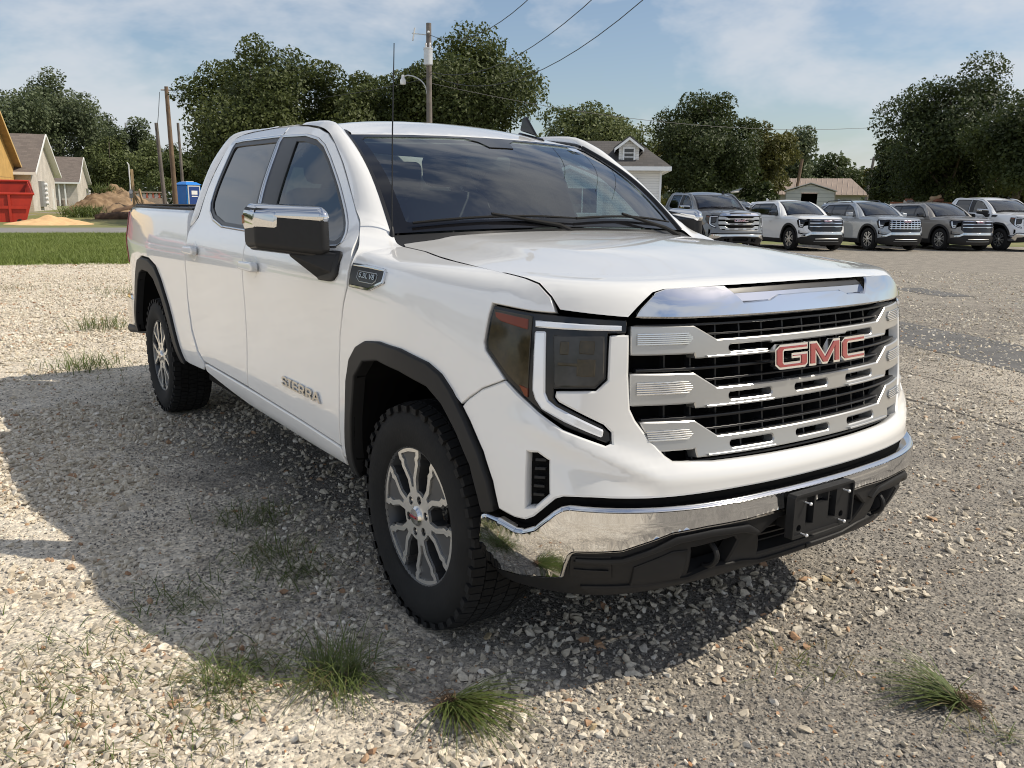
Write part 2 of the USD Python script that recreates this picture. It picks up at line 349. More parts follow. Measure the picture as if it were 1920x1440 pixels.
# hood and roof as height fields
def hood_fn(x, y):
    x, y = np.broadcast_arrays(np.asarray(x, float), np.asarray(y, float)); return np.stack([x, y, crown(x, y)], -1)
_re = [(-1.139, 1.769), (-1.35, 1.800), (-1.62, 1.825), (-1.95, 1.838), (-2.4, 1.832), (-2.69, 1.795)]; _rc = [(-1.035, 1.780), (-1.22, 1.832), (-1.6, 1.886), (-2.0, 1.893), (-2.4, 1.876), (-2.73, 1.825)]
_rd = np.array([(x, s*.66, z) for x, z in _re for s in (-1, 1)]+[(x, 0, z) for x, z in _rc]+[(.6*x+.4*xe, s*.40, z-.30*(z-ze)) for (x, z), (xe, ze) in zip(_rc, _re) for s in (-1, 1)])
_roof = RBFInterpolator(_rd[:, :2], _rd[:, 2], kernel='thin_plate_spline', smoothing=1e-4)
def roof_fn(x, y):
    x, y = np.broadcast_arrays(np.asarray(x, float), np.asarray(y, float)); return np.stack([x, y, _roof(np.c_[x.ravel(), y.ravel()]).reshape(x.shape)], -1)
def wind_fn(a, b):
    a, b = np.broadcast_arrays(np.asarray(a, float), np.asarray(b, float)); s = a/.775; t = b/.76; q = 1-s*s
    P0 = np.stack([-.50+.15*q, .775*s, 1.36+.026*q], -1); P1 = np.stack([-1.139+.105*q, .668*s, 1.769+.012*q], -1)
    return P0+(P1-P0)*t[..., None]+np.stack([.03*np.sin(np.pi*t), 0*t, .03*np.sin(np.pi*t)], -1)*np.ones_like(s)[..., None]
def strip(A, B, bulge, n=8, centre=(-1.6, 0, 1.2)):
    """A bowed band between two polylines of equal length."""
    A = np.asarray(A, float); B = np.asarray(B, float); T = np.gradient((A+B)/2, axis=0); N = np.cross(T, B-A); N /= np.linalg.norm(N, axis=1, keepdims=True)
    N *= np.sign(((A+B)/2-centre)[:, :]*N).sum(1, keepdims=True).clip(-1, 1)
    V = []
    for k in range(n+1):
        t = k/n; V.append(A*(1-t)+B*t+N*(4*t*(1-t)*np.asarray(bulge))*np.linalg.norm(B-A, axis=1, keepdims=True).clip(.05, .25)/.12)
    V = np.stack(V, 1); m = len(A); F = []
    for i in range(m-1):
        for k in range(n):
            a, b, c, d = i*(n+1)+k, i*(n+1)+k+1, (i+1)*(n+1)+k+1, (i+1)*(n+1)+k
            F += [[a, b, c], [a, c, d]]
    mm = tm(V.reshape(-1, 3), F)
    if (mm.face_normals*(mm.triangles_center-centre)).sum() < 0: mm.invert()
    return mm
def dense(P, n=60):
    P = np.asarray(P, float); k = np.r_[0, np.cumsum(np.linalg.norm(np.diff(P, axis=0), axis=1))]; return CubicSpline(k, P)(np.linspace(0, k[-1], n))

LET = {  # block capitals of the grille emblem, unit height
 'G': Polygon([(0.25, 0), (1.75, 0), (1.9, .12), (1.9, .60), (.95, .60), (.95, .42), (1.45, .42), (1.45, .24), (.48, .24), (.44, .28), (.44, .72), (.48, .76), (1.9, .76), (1.9, 1), (.25, 1), (0, .82), (0, .18)]),
 'M': Polygon([(0, 0), (.42, 0), (.42, .55), (.88, 0), (1.18, 0), (1.64, .55), (1.64, 0), (2.06, 0), (2.06, 1), (1.6, 1), (1.03, .36), (.46, 1), (0, 1)]),
 'C': Polygon([(0.25, 0), (1.8, 0), (1.8, .24), (.48, .24), (.44, .28), (.44, .72), (.48, .76), (1.8, .76), (1.8, 1), (.25, 1), (0, .82), (0, .18)])}

# ------------------------------------------------------------------ wheels
def spoke_poly(k, n, grow=0.0):
    p = Polygon([(.050, -.026), (.090, -.024), (.130, -.030), (.165, -.052), (.178, -.062), (.196, -.062), (.204, -.074), (.232, -.080), (.2435, -.050), (.2455, 0), (.2435, .050), (.232, .080), (.204, .074), (.196, .062), (.178, .062), (.165, .052), (.130, .030), (.090, .024), (.050, .026)])
    if grow: p = p.buffer(grow, join_style='mitre').intersection(Point(0, 0).buffer(.2455, 48))
    return affinity.rotate(p, 360*k/n, origin=(0, 0))
POCKET = Polygon([(.104, -.008), (.134, -.012), (.168, -.033), (.182, -.042), (.203, -.042), (.212, -.053), (.224, -.057), (.2295, 0), (.224, .057), (.212, .053), (.203, .042), (.182, .042), (.168, .033), (.134, .012), (.104, .008)])
def face_y(poly, y0, h):
    """A polygon in the wheel's plane, y0 its outer face (the wheel faces -y), h its depth."""
    m = extrude(poly, h); v = m.vertices.copy(); m.vertices = np.stack([v[:, 0], y0+v[:, 2], v[:, 1]], 1)
    if m.volume < 0: m.invert()
    return m
def build_wheel(parent, loc, rz=0.0, R=.403, w=.27, rim=.250, q=1.0, mats=('alloy_face', 'alloy_dark'), turn=12, hero=True, mirror_y=False):
    h = holder('wheel', parent, loc, rz)
    s = -1.0 if mirror_y else 1.0
    def put(nm, mesh, mat, sm=False, hh=h):
        if mirror_y: mesh = mirror(mesh)
        return obj(nm, mesh, mat, hh, sm)
    f = -.135*w/.27
    pr = [(rim-.012, f+.028), (rim+.004, f+.018), (rim+.012, f+.012), (rim+.05, f+.001), (rim+.085, f), (R-.045, f+.010), (R-.016, f+.026), (R-.008, f+.042), (R-.008, -f-.042), (R-.016, -f-.026), (R-.045, -f-.010), (rim+.06, -f), (rim, -f-.03)]
    ty = put('tyre', revolve(pr, 72 if hero else 36), G['rubber'], 40)
    if hero:
        bl = []
        n = 74
        for k in range(n):
            a = 2*math.pi*k/n
            for j, (y0, y1, da, ln, sk) in enumerate(((f+.008, f+.055, 0, .0285, .25), (f+.061, f+.103, .5, .028, -.5), (f+.109, f+.161, .0, .0285, .6), (f+.167, f+.209, .5, .028, -.5), (f+.215, f+.262, 0, .0285, .25))):
                aa = a+da*2*math.pi/n; L = ln*1.07
                r0, r1 = R-.0095, R
                ri = r0-.012 if j in (0, 4) else r0
                c = []
                ys = .010*(k % 2) if j == 0 else 0
                for rr, g in ((ri, 1.0), (r1, .95)):
                    for yy, dd in ((y0+ys, -L/2), (y1, -L/2+sk*.012), (y1, L/2+sk*.012), (y0+ys, L/2)):
                        t = aa+(dd*g)/R; edge = .010 if (j == 0 and yy == y0+ys) or (j == 4 and yy == y1) else 0
                        c.append((( rr-edge)*math.cos(t), yy, (rr-edge)*math.sin(t)))
                bl.append(tm(c, [[4, 5, 6], [4, 6, 7], [0, 1, 5], [0, 5, 4], [1, 2, 6], [1, 6, 5], [2, 3, 7], [2, 7, 6], [3, 0, 4], [3, 4, 7]]))
        t = cat(bl); 
        if (t.face_normals*t.triangles_center).sum() < 0: t.invert()
        put('tread', t, G['rubber'], False, ty)
    # barrel and lip
    rmf = put('rim', revolve([(rim-.006, f+.024), (rim+.002, f+.020), (rim+.002, f+.030), (rim-.012, f+.045), (rim-.030, f+.10), (rim-.035, .10), (rim-.041, .10), (rim-.037, f+.10), (rim-.018, f+.045), (rim-.012, f+.028), (rim-.006, f+.024)], 60 if hero else 32), G[mats[1]], 35)
    n = 6; sc = rim/.250
    faces = [affinity.rotate(spoke_poly(k, n), turn, origin=(0, 0)) for k in range(n)]
    pockets = [affinity.rotate(POCKET, 360*k/n+turn, origin=(0, 0)) for k in range(n)]
    nuts = [affinity.rotate(Point(.0635, 0).buffer(.0150, 12), 60*k+turn+30, origin=(0, 0)) for k in range(n)]
    full = shapely.union_all(faces+[Point(0, 0).buffer(.088, 40)])
    face = full.difference(shapely.union_all(pockets+nuts))
    face = affinity.scale(face, sc, sc, origin=(0, 0)); fullb = affinity.scale(full.buffer(.006), sc, sc, origin=(0, 0)).intersection(Point(0, 0).buffer(rim-.008, 48))
    put('spoke_face', face_y(face, f+.026, .006), G[mats[0]], False, rmf)
    put('spoke_body', face_y(fullb.difference(affinity.scale(shapely.union_all(nuts), sc, sc, origin=(0, 0))), f+.0325, .045), G[mats[1]], False, rmf)
    put('brake_disc', revolve([(.06, -.02), (.175, -.02), (.175, .0), (.06, .0), (.06, -.02)], 32), G['steel_dark'], 30, rmf)
    put('centre_cap', revolve([(.0, f+.012), (.028*sc, f+.014), (.036*sc, f+.022), (.036*sc, f+.034)], 28), G['alloy_bright' if hero else mats[0]], 40, rmf)
    if hero:
        for k in range(n):
            a = math.radians(60*k+turn+30); c = (.0635*math.cos(a), .0635*math.sin(a))
            m = revolve([(.0, f+.030), (.006, f+.031), (.0085, f+.038), (.0085, f+.075)], 6); m.apply_translation((c[0], 0, c[1])); put('lug_nut', m, G['steel_dark'] if k % 2 else G['alloy_bright'], False, rmf)
        x = 0; ls = []
        for ch in 'GMC': ls.append(moved(extrude(LET[ch], .1), (x, 0, 0))); x += LET[ch].bounds[2]+.12
        L = cat(ls); v = (L.vertices-[x/2, .5, 0])*[.0085, .0095, .02]
        L.vertices = np.stack([v[:, 0], f+.0125-v[:, 2], v[:, 1]], 1)
        if L.volume < 0: L.invert()
        if not mirror_y: put('cap_lettering', L, G['red_enamel'], False, rmf)
    return h

# ------------------------------------------------------------------ the pickup truck
FLARE_F = ([(2.135, .40), (2.128, .50), (2.115, .623), (2.093, .813), (2.051, .904), (1.982, .960), (1.897, .992), (1.785, 1.006), (1.636, 1.002), (1.49, .976), (1.426, .948), (1.373, .905), (1.292, .821), (1.223, .740), (1.177, .657), (1.150, .567)],
           [(2.070, .40), (2.062, .50), (2.045, .68), (2.005, .842), (1.915, .914), (1.787, .938), (1.636, .926), (1.486, .898), (1.410, .854), (1.330, .778), (1.258, .690), (1.222, .603), (1.205, .550)])
FLARE_R = ([(4.590, .45), (4.610, .494), (4.706, .628), (4.855, .809), (4.997, .954), (5.106, 1.038), (5.271, 1.079), (5.52, 1.080), (5.66, 1.055), (5.78, .985), (5.92, .84), (6.03, .69), (6.09, .56), (6.10, .48)],
           [(4.685, .45), (4.724, .519), (4.841, .681), (4.993, .844), (5.157, .955), (5.30, .993), (5.50, .994), (5.62, .965), (5.72, .905), (5.84, .78), (5.94, .645), (5.99, .54), (6.00, .48)])
def build_pickup(name, label, paint, loc=(0, 0, 0), rz=0.0, group=None, hero=True, q=1.0, steer=0.0):
    P = G[paint]; K = G['black_plastic']; h0 = .045*q
    T = thing(name, label, 'pickup truck', loc, rz, group)
    def PN(nm, fn, poly, mat, parent=T, t=.02, r=.004, off=0., h=None, two=True, sm=40, rr=None, lab=None, hb=None):
        p = panel(fn, poly, h or h0, t, r, off, rr=rr, hb=hb); o = obj(nm, p, mat, parent, sm, lab)
        return (o, obj(nm, mirror(p), mat, parent, sm, lab)) if two else o
    # --- front end
    hood_low = [(0, 1.294), (.17, 1.292), (.36, 1.288), (.484, 1.283), (.597, 1.277), (.640, 1.263), (.702, 1.209), (.733, 1.180), (.86, 1.189), (.972, 1.198)]
    side = [(1.010, 1.242), (1.078, 1.2955), (1.151, 1.3220), (1.291, 1.3545)]
    nose = panel(loft, sym(hood_low+side+[(1.2, 1.40), (1.1, 1.44), (1.0, 1.46), (.75, 1.465), (.5, 1.465), (.25, 1.465)]), h0*.7, .0, .0)
    ub = [1.291, 1.2, 1.1, 1.0, .75, .5, .25, 0]; vb = [1.3545, 1.40, 1.44, 1.46, 1.465, 1.465, 1.465, 1.465]
    uu = np.linspace(1.291, 0, 40); e = loft(uu, np.interp(-uu, -np.array(ub), vb))[:, :2]
    fe = loft(np.array([2.0, 1.836, 1.70, 1.566, 1.42]), np.array([1.502, 1.497, 1.475, 1.440, 1.392]))[:, :2]+[0, .005]
    half = [(-.40, 0), (-.405, -.4), (-.43, -.70), (-.43, -.765)]+[tuple(x) for x in fe]+[tuple(x) for x in e]
    pl = half+[(x, -y) for x, y in reversed(half[1:-1])]
    hf = panel(hood_fn, pl, h0*1.4, .0, .0, flip=True)
    hood = trimesh.util.concatenate([nose, hf]); hood.merge_vertices(digits_vertex=3)
    obj('hood', hood, P, T, 50)
    cap = [(0, 1.236), (.16, 1.234), (.20, 1.218), (.31, 1.214), (.37, 1.279), (.484, 1.277), (.594, 1.271), (.632, 1.257), (.690, 1.206), (.716, 1.176), (.55, 1.172), (.296, 1.172), (0, 1.172)]
    obj('grille_cap', panel(loft, sym(cap), h0*.7, .03, .005, .010), G['chrome'], T, 30)
    obj('cap_recess', panel(loft, sym([(0, 1.295), (.34, 1.29), (.40, 1.17), (0, 1.17)]), h0, .01, 0, -.012), G['trim_black'], T, 40)
    obj('cap_step', panel(loft, sym([(0, 1.258), (.34, 1.254), (.34, 1.22), (0, 1.22)]), h0, .01, .002, -.006), G['chrome'], T, 40)
    grille_edge = [(.728, 1.160), (.729, 1.005), (.721, .909), (.703, .877), (.657, .823), (.607, .774), (.582, .759), (.447, .750), (.197, .747), (0, .746)]
    # grille: dark backing, thin slats and uprights, three broad silver bars with slots
    GR = holder('grille', T)
    obj('backing', panel(loft, sym([(0, 1.20), (.76, 1.20), (.76, .86), (.62, .73), (0, .73)]), h0*1.2, .01, 0, -.085), G['soot_black'], GR, 40)
    def slat(z0, z1, off, u1=.70, t=.05): return panel(loft, sym([(0, z1), (u1, z1), (u1, z0), (0, z0)]), .06*q, t, .0015, off)
    for z0, z1, uo in ((1.150, 1.158, .70), (1.118, 1.124, .46), (1.012, 1.020, .70), (.978, .984, .45), (.870, .878, .68), (.835, .841, .45), (.748, .754, .56)):
        obj('slat', slat(z0, z1, -.018, uo), G['trim_black'], GR, 40)
    if hero:
        for k in range(-6, 7):
            u0 = k*.098
            obj('upright', panel(loft, [(u0-.003, 1.155), (u0+.003, 1.155), (u0+.003, .752), (u0-.003, .752)], .05, .03, 0, -.042), G['trim_black'], GR, 40)
        for zz in ((.912, .948), (1.060-.145+.13-.13, .0)):
            pass
    bars = [((1.150, 1.062), (1.103, 1.047), .722, (1.062, 1.084), (1,)), ((1.005, .917), (.958, .902), .722, (.919, .941), (0, 1)), ((.868, .785), (.817, .760), .690, (.777, .799), (0, 1))]
    for (zo1, zo0), (zi1, zi0), ue, (s0, s1), slots in bars:
        ue0 = ue if zo0 > .8 else .632
        out = [(0, zi1), (.415, zi1), (.500, zo1), (ue, zo1+.004), (ue0, zo0), (.500, zo0), (.495, zi0), (0, zi0)]
        poly = Polygon(sym(out))
        sl = [(.28, .090)]+([(0, .085)] if 0 in slots else [])
        for c, hw in sl:
            for sg in ((1, -1) if c else (1,)):
                g = LineString([(sg*c-hw+.012, (s0+s1)/2), (sg*c+hw-.012, (s0+s1)/2)]).buffer((s1-s0)/2)
                poly = poly.difference(g)
        if zo1 > 1.1: poly = poly.difference(sbox(-.205, 1.0, .205, 1.078))
        br = obj('bar', panel(loft, poly, .03*q, .05, .004, -.004, hb=.010), G['satin_silver'], GR, 30)
        for sg in (1, -1):
            lip = [(sg*.19, zi0+.001), (sg*.46, zi0+.001), (sg*.46, zi0+.008), (sg*.19, zi0+.008)]
            if hero: obj('lip', panel(loft, lip, .05, .012, .002, .006), G['satin_silver'], br, 30)
            ue1 = ue-.02
            ins = Polygon([(sg*.525, zo1-.020), (sg*ue1, zo1-.018), (sg*(ue1 if zo0 > .8 else .66), zo0+.030), (sg*.525, zo0+.030), (sg*.508, zo0+.045), (sg*.508, zo1-.035)])
            if hero:
                rb = []
                zz = zo0+.031
                while zz < zo1-.024:
                    g = ins.intersection(sbox(-1, zz, 1, zz+.0042))
                    if not g.is_empty and g.geom_type == 'Polygon': rb.append(panel(loft, g, .08, .004, .0008, .002))
                    zz += .0062
                obj('ribbed_insert', cat(rb), G['alloy_bright'], br, False)
    # emblem
    EM = holder('emblem', T); x = 0; H = .074; w = .0755
    for ch in 'GMC':
        p = affinity.scale(LET[ch], w, H, origin=(0, 0)); p = affinity.translate(p, x, 0); x += LET[ch].bounds[2]*w+.010
        tot = .455
        c = extrude(p.buffer(.0015), .022); r_ = extrude(p.buffer(-.0052, join_style='mitre'), .003)
        o = obj('letter', wrap_text(loft, c, tot/2-.01, .997, .012), G['alloy_bright'], EM, 30)
        obj('enamel', wrap_text(loft, r_, tot/2-.01, .997, .0335), G['red_enamel'], o, False)
    # headlights
    HL = [(1.238, 1.193), (1.172, 1.188), (1.077, 1.182), (.979, 1.180), (.735, 1.171), (.737, 1.131), (.801, 1.129), (.803, .994), (.836, .966), (.974, .959), (.974, .934), (.960, .919), (.810, .861), (.786, .841), (.783, .819), (.795, .814), (.930, .854), (1.022, .897), (1.093, .936), (1.146, .967), (1.242, 1.045), (1.250, 1.071), (1.244, 1.162)]
    for sg in (1, -1):
        hl = holder('headlight', T); f = lambda pts: [(sg*a, b) for a, b in pts]
        def HP(nm, pts, mat, off, t=.012, r=.002, h=.03, rr=None): return obj(nm, panel(loft, f(pts), h, t, r, off, rr=rr), mat, hl, 35)
        HP('housing', HL, G['gloss_black'], -.004, .05, .003, rr=.004)
        HP('side_lens', [(1.232, 1.180), (1.172, 1.176), (1.070, 1.170), (1.062, .935), (1.090, .950), (1.140, .980), (1.232, 1.052), (1.238, 1.075)], G['lamp_inner'], 0.0)
        HP('side_reflector', [(1.225, 1.172), (1.083, 1.160), (1.080, 1.126), (1.194, 1.143), (1.218, 1.154)], G['amber_lens'], .0022)
        HP('side_reflector', [(1.099, .963), (1.062, .953), (1.060, .926), (1.072, .930)], G['amber_lens'], .0022)
        HP('light_bar', [(1.058, 1.158), (.752, 1.153), (.752, 1.137), (1.055, 1.136)], G['lamp_clear'], .004, .012, .004)
        HP('light_blade', [(1.054, 1.124), (1.014, 1.126), (1.001, .946), (.989, .926), (.962, .910), (.806, .851), (.808, .828), (.929, .867), (1.009, .899), (1.034, .925), (1.046, .95)], G['lamp_clear'], .004, .012, .005, rr=.002)
        HP('projector', [(.987, 1.117), (.812, 1.121), (.810, .997), (.840, .972), (.972, .966)], G['lamp_dark'], .0035, .01, .004)
        if hero:
            for (a0, a1, b0, b1) in ((.93, .96, 1.06, 1.10), (.84, .90, 1.00, 1.05), (.84, .965, 1.028, 1.038), (.845, .895, 1.065, 1.105)):
                HP('reflector_cell', [(a1, b1), (a0, b1), (a0, b0), (a1, b0)], G['lamp_inner'], .0052, .004, .002)
    # fascia
    fas = [(0, .662), (.344, .661), (.600, .658), (.836, .660), (.919, .655), (.945, .645), (1.013, .580), (1.043, .564), (1.085, .563), (1.145, .575), (1.170, .657), (1.216, .740), (1.286, .822), (1.328, .862), (1.2965, .8905), (1.2435, .9275), (1.1515, .9655), (1.096, .931), (1.024, .891), (.932, .848), (.797, .808), (.777, .814), (.779, .843), (.806, .866), (.954, .923), (.968, .936), (.968, .953), (.834, .960), (.797, .991), (.795, 1.124), (.735, 1.126)]
    pf = Polygon(sym(fas+grille_edge))
    fog = [(1.044, .769), (1.012, .772), (.972, .753), (.964, .657), (1.009, .612), (1.038, .606)]
    for sg in (1, -1): pf = pf.difference(Polygon([(sg*a, b) for a, b in fog]))
    def fas_fn(u, v):
        u, v = np.broadcast_arrays(np.asarray(u, float), np.asarray(v, float)); a = np.abs(u); vc = .708+.02*np.clip(a-.3, 0, .3)+.34*np.clip(a-.62, 0, .40); t_ = np.clip(1-np.abs(v-vc)/.060, 0, 1); k = t_*t_*(2-t_)*.017*np.clip((1.14-a)/.2, 0, 1)
        p = loft(u, v); n = plan_n(a); sg_ = np.where(u < 0, 1.0, -1.0); p[..., 0] += n[..., 0]*k; p[..., 1] += sg_*n[..., 1]*k; return p
    obj('front_fascia', panel(fas_fn, pf, h0*.5, .035, .006, .0), P, T, 42)
    # a soft raised edge round the lower grille opening
    le = [(.716, .90), (.695, .868), (.650, .815), (.600, .765), (.578, .750), (.447, .741), (.197, .738), (0, .737)]
    lo = [(0, .722), (.197, .723), (.447, .726), (.585, .733), (.622, .752), (.668, .800), (.712, .853), (.728, .885)]
    for sg in (1, -1):
        v = holder('side_vent', T); obj('backing', panel(loft, [(sg*a, b) for a, b in [(1.06, .785), (.95, .785), (.95, .59), (1.06, .59)]], .05, .01, 0, -.03), G['soot_black'], v, 40)
        if hero:
            for k in range(5):
                z = .640+.026*k; obj('fin', panel(loft, [(sg*1.022, z), (sg*.985, z+.004), (sg*.985, z+.012), (sg*1.022, z+.009)], .05, .01, .001, -.012), G['black_plastic'], v, 40)
    # bumper
    ct = [(0, .639), (.25, .638), (.501, .634), (.656, .634), (.896, .635), (.921, .628), (.943, .613), (1.005, .556), (1.044, .539), (1.071, .537), (1.135, .553), (1.185, .558), (1.212, .546)]
    cb = [(1.226, .50), (1.250, .42), (1.262, .36), (1.2, .352), (1.084, .362), (.920, .396), (.900, .454), (.884, .490), (.740, .505), (.695, .521), (.598, .551), (.490, .558), (.345, .560), (.222, .566), (0, .568)]
    obj('chrome_bumper', panel(loft, Polygon(sym(ct+cb)).buffer(-.02).buffer(.04).buffer(-.02), h0*.45, .04, .014, .016, hb=.009), G['chrome'], T, True)
    obj('bumper_gap', panel(loft, sym([(0, .70), (.8, .70), (1.16, .66), (1.22, .60), (1.22, .50), (0, .50)]), .06, .01, 0, -.03), G['soot_black'], T, 40)
    va = [(0, .585), (.222, .58), (.345, .575), (.49, .572), (.598, .566), (.74, .52), (.9, .50), (.93, .42), (1.25, .385), (1.266, .345), (1.235, .305), (1.168, .292), (.83, .326), (.5, .364), (.265, .380), (0, .384)]
    pv = Polygon(sym(va))
    hook = [(.52, .50), (.37, .515), (.355, .50), (.37, .420), (.50, .405)]
    cen = [(0, .55), (.20, .545), (.27, .50), (.24, .435), (0, .435)]
    for sg in (1, -1): pv = pv.difference(Polygon([(sg*a, b) for a, b in hook]))
    pv = pv.difference(Polygon(sym(cen)))
    obj('lower_valance', panel(loft, pv, h0*.7, .05, .006, .002), K, T, 40)
    obj('valance_backing', panel(loft, sym([(0, .56), (.6, .54), (.6, .39), (0, .39)]), .06, .01, 0, -.06), G['soot_black'], T, 40)
    for k in range(4):
        z = .447+.024*k; obj('valance_slat', panel(loft, sym([(0, z+.006), (.25, z+.006), (.25, z), (0, z)]), .06, .03, .001, -.03), G['trim_black'], T, 40)
    for sg in (1, -1):
        rim = Polygon([(sg*a, b) for a, b in [(.88, .478), (.74, .488), (.65, .520), (.585, .548), (.46, .556), (.33, .551), (.275, .520), (.30, .515), (.345, .530), (.46, .535), (.57, .528), (.66, .498), (.74, .470), (.88, .462)]])
        obj('valance_ledge', panel(loft, rim, .05, .02, .005, .016), K, T, 40)
        obj('valance_plate', panel(loft, [(sg*a, b) for a, b in [(.70, .455), (.585, .500), (.535, .500), (.525, .395), (.70, .370)]], .05, .02, .004, .008), K, T, 40)
        obj('valance_insert', panel(loft, [(sg*a, b) for a, b in [(.893, .480), (.77, .492), (.76, .415), (.905, .405)]], .05, .02, .003, .006), K, T, 40)
        if hero:
            for z in (.435, .462): obj('insert_rib', panel(loft, [(sg*.885, z), (sg*.775, z+.006), (sg*.775, z+.011), (sg*.885, z+.005)], .06, .008, .001, .011), K, T, 40)
        chin = [(.88, .375), (.55, .40), (.50, .40), (.43, .425), (.30, .425), (.22, .41), (.0, .415), (0, .395), (.27, .392), (.5, .374), (.83, .340)]
        obj('chin', panel(loft, [(sg*a, b) for a, b in chin], .05, .02, .006, .012), K, T, 40)
        a = np.linspace(-1.25, 1.25, 12); c = loft(sg*.432, .462)
        hk = tube(np.stack([c[0]-.06+.075*np.cos(a), c[1]+0*a, c[2]+.047*np.sin(a)], 1), .0085, 8); obj('tow_hook', hk, G['black_plastic'], T, 40)
    # plate bracket
    if hero:
        pb = holder('plate_bracket', T); cy, x0 = -.045, .962
        fr = Polygon([(-.150, -.070), (.150, -.070), (.150, .062), (.142, .070), (-.142, .070), (-.150, .062)]).buffer(-.004).buffer(.004)
        win = shapely.union_all([sbox(-.082, -.038, -.044, .052), sbox(.030, -.038, .068, .052), sbox(-.036, .022, .024, .052), Point(-.112, -.042).buffer(.011), Point(.098, -.036).buffer(.011)])
        def yz(poly, xa, xb):
            m = extrude(poly, xb-xa); v = m.vertices.copy(); m.vertices = np.stack([xa+v[:, 2], cy+v[:, 0], .556+v[:, 1]], 1)
            if m.volume < 0: m.invert()
            return m
        obj('frame', yz(fr.difference(win), x0, x0+.022), K, pb, 30)
        obj('rim', yz(fr.difference(fr.buffer(-.007)), x0+.0222, x0+.030), K, pb, 30)
        obj('mount', bx(x0-.06, x0-.001, cy-.12, cy+.12, .50, .60), K, pb)
        for sy, sz in ((-.092, .040), (.100, .046), (-.10, -.060), (.088, -.052)):
            s = tube([(x0+.01, cy+sy, .556+sz), (x0+.040, cy+sy+.004, .556+sz-.002)], .0028, 8); hd = trimesh.creation.icosphere(1, .0058); hd.apply_translation((x0+.041, cy+sy+.004, .556+sz-.002)); obj('screw', cat([s, hd]), G['screw_metal'], pb, 40)
    # --- sides
    fen = [(.985, 1.186), (1.015, 1.239), (1.083, 1.292), (1.156, 1.318), (1.296, 1.350), (1.42, 1.392), (1.566, 1.440), (1.70, 1.475), (1.836, 1.497), (2.00, 1.502), (2.060, 1.44), (2.070, 1.36), (2.052, 1.28), (2.065, 1.174), (2.105, 1.10), (2.157, .978), (2.187, .823), (2.197, .652), (2.197, .47), (2.13, .46), (2.120, .55), (2.105, .66), (2.085, .80), (2.045, .895), (1.978, .950), (1.895, .982), (1.785, .996), (1.638, .992), (1.495, .966), (1.432, .940), (1.380, .898), (1.330, .868), (1.299, .894), (1.245, .930), (1.152, .968), (1.246, 1.044), (1.256, 1.071), (1.250, 1.164), (1.244, 1.199), (1.174, 1.194), (1.077, 1.187)]
    PN('fender', loft, fen, P, h=h0*.8, t=.025, r=.003)
    PN('fender_flare', loft, FLARE_F[0]+FLARE_F[1][::-1], K, t=.05, r=.008, off=.016, hb=.02)
    PN('fender_flare', loft, FLARE_R[0]+FLARE_R[1][::-1], K, t=.05, r=.008, off=.016, hb=.02)
    FD = [(2.24, 1.44), (2.175, 1.386), (2.071, 1.284), (2.073, 1.174), (2.113, 1.1), (2.165, 0.978), (2.195, 0.823), (2.205, 0.652), (2.205, 0.52), (2.6, 0.535), (3.2, 0.548), (3.352, 0.552), (3.337, 0.75), (3.327, 0.9), (3.315, 1.093), (3.297, 1.233), (3.28, 1.36), (3.295, 1.48), (3.346, 1.872), (3.361, 1.893), (3.298, 1.894), (3.105, 1.88), (2.919, 1.859), (2.793, 1.832), (2.694, 1.783), (2.592, 1.708), (2.467, 1.603), (2.316, 1.488)]
    WF = [(3.347, 1.846), (3.028, 1.838), (2.875, 1.813), (2.784, 1.778), (2.696, 1.719), (2.546, 1.602), (2.412, 1.494), (2.344, 1.437), (2.29, 1.387), (2.249, 1.344), (2.263, 1.323), (2.33, 1.318), (2.825, 1.329), (3.276, 1.34)]
    RD = [(3.36, 0.553), (4.06, 0.556), (4.15, 0.56), (4.25, 0.605), (4.36, 0.722), (4.396, 0.832), (4.405, 0.917), (4.378, 1.096), (4.344, 1.25), (4.36, 1.33), (4.285, 1.4), (4.262, 1.5), (4.225, 1.7), (4.165, 1.872), (4.1, 1.893), (3.9, 1.901), (3.583, 1.902), (3.368, 1.893), (3.353, 1.872), (3.301, 1.48), (3.287, 1.36), (3.304, 1.233), (3.322, 1.093), (3.334, 0.9), (3.345, 0.75)]
    WR = [(4.095, 1.852), (3.96, 1.857), (3.354, 1.848), (3.284, 1.341), (3.791, 1.352), (4, 1.39), (4.09, 1.432), (4.118, 1.48)]
    for nm, D, W, gl in (('front_door', FD, WF, 'side_glass'), ('rear_door', RD, WR, 'dark_glass')):
        W = Polygon(W); Wr = W.buffer(-.012).buffer(.012)
        dp = Polygon(D).difference(Wr.buffer(.001))
        os_ = PN(nm, door, dp, P, h=h0*.9, t=.02, r=.0032)
        fr = Wr.difference(W.buffer(-.011)); 
        rear = nm == 'rear_door'
        seal = W.buffer(-.011).difference(W.buffer(-.034).buffer(-.02).buffer(.02))
        if not rear: seal = seal.union(W.buffer(-.011).intersection(Polygon([(3.40, 1.86), (3.128, 1.863), (3.103, 1.485), (3.042, 1.302), (3.40, 1.30)])))
        else: seal = seal.union(W.buffer(-.011).intersection(Polygon([(3.25, 1.9), (3.405, 1.9), (3.335, 1.30), (3.25, 1.30)])))
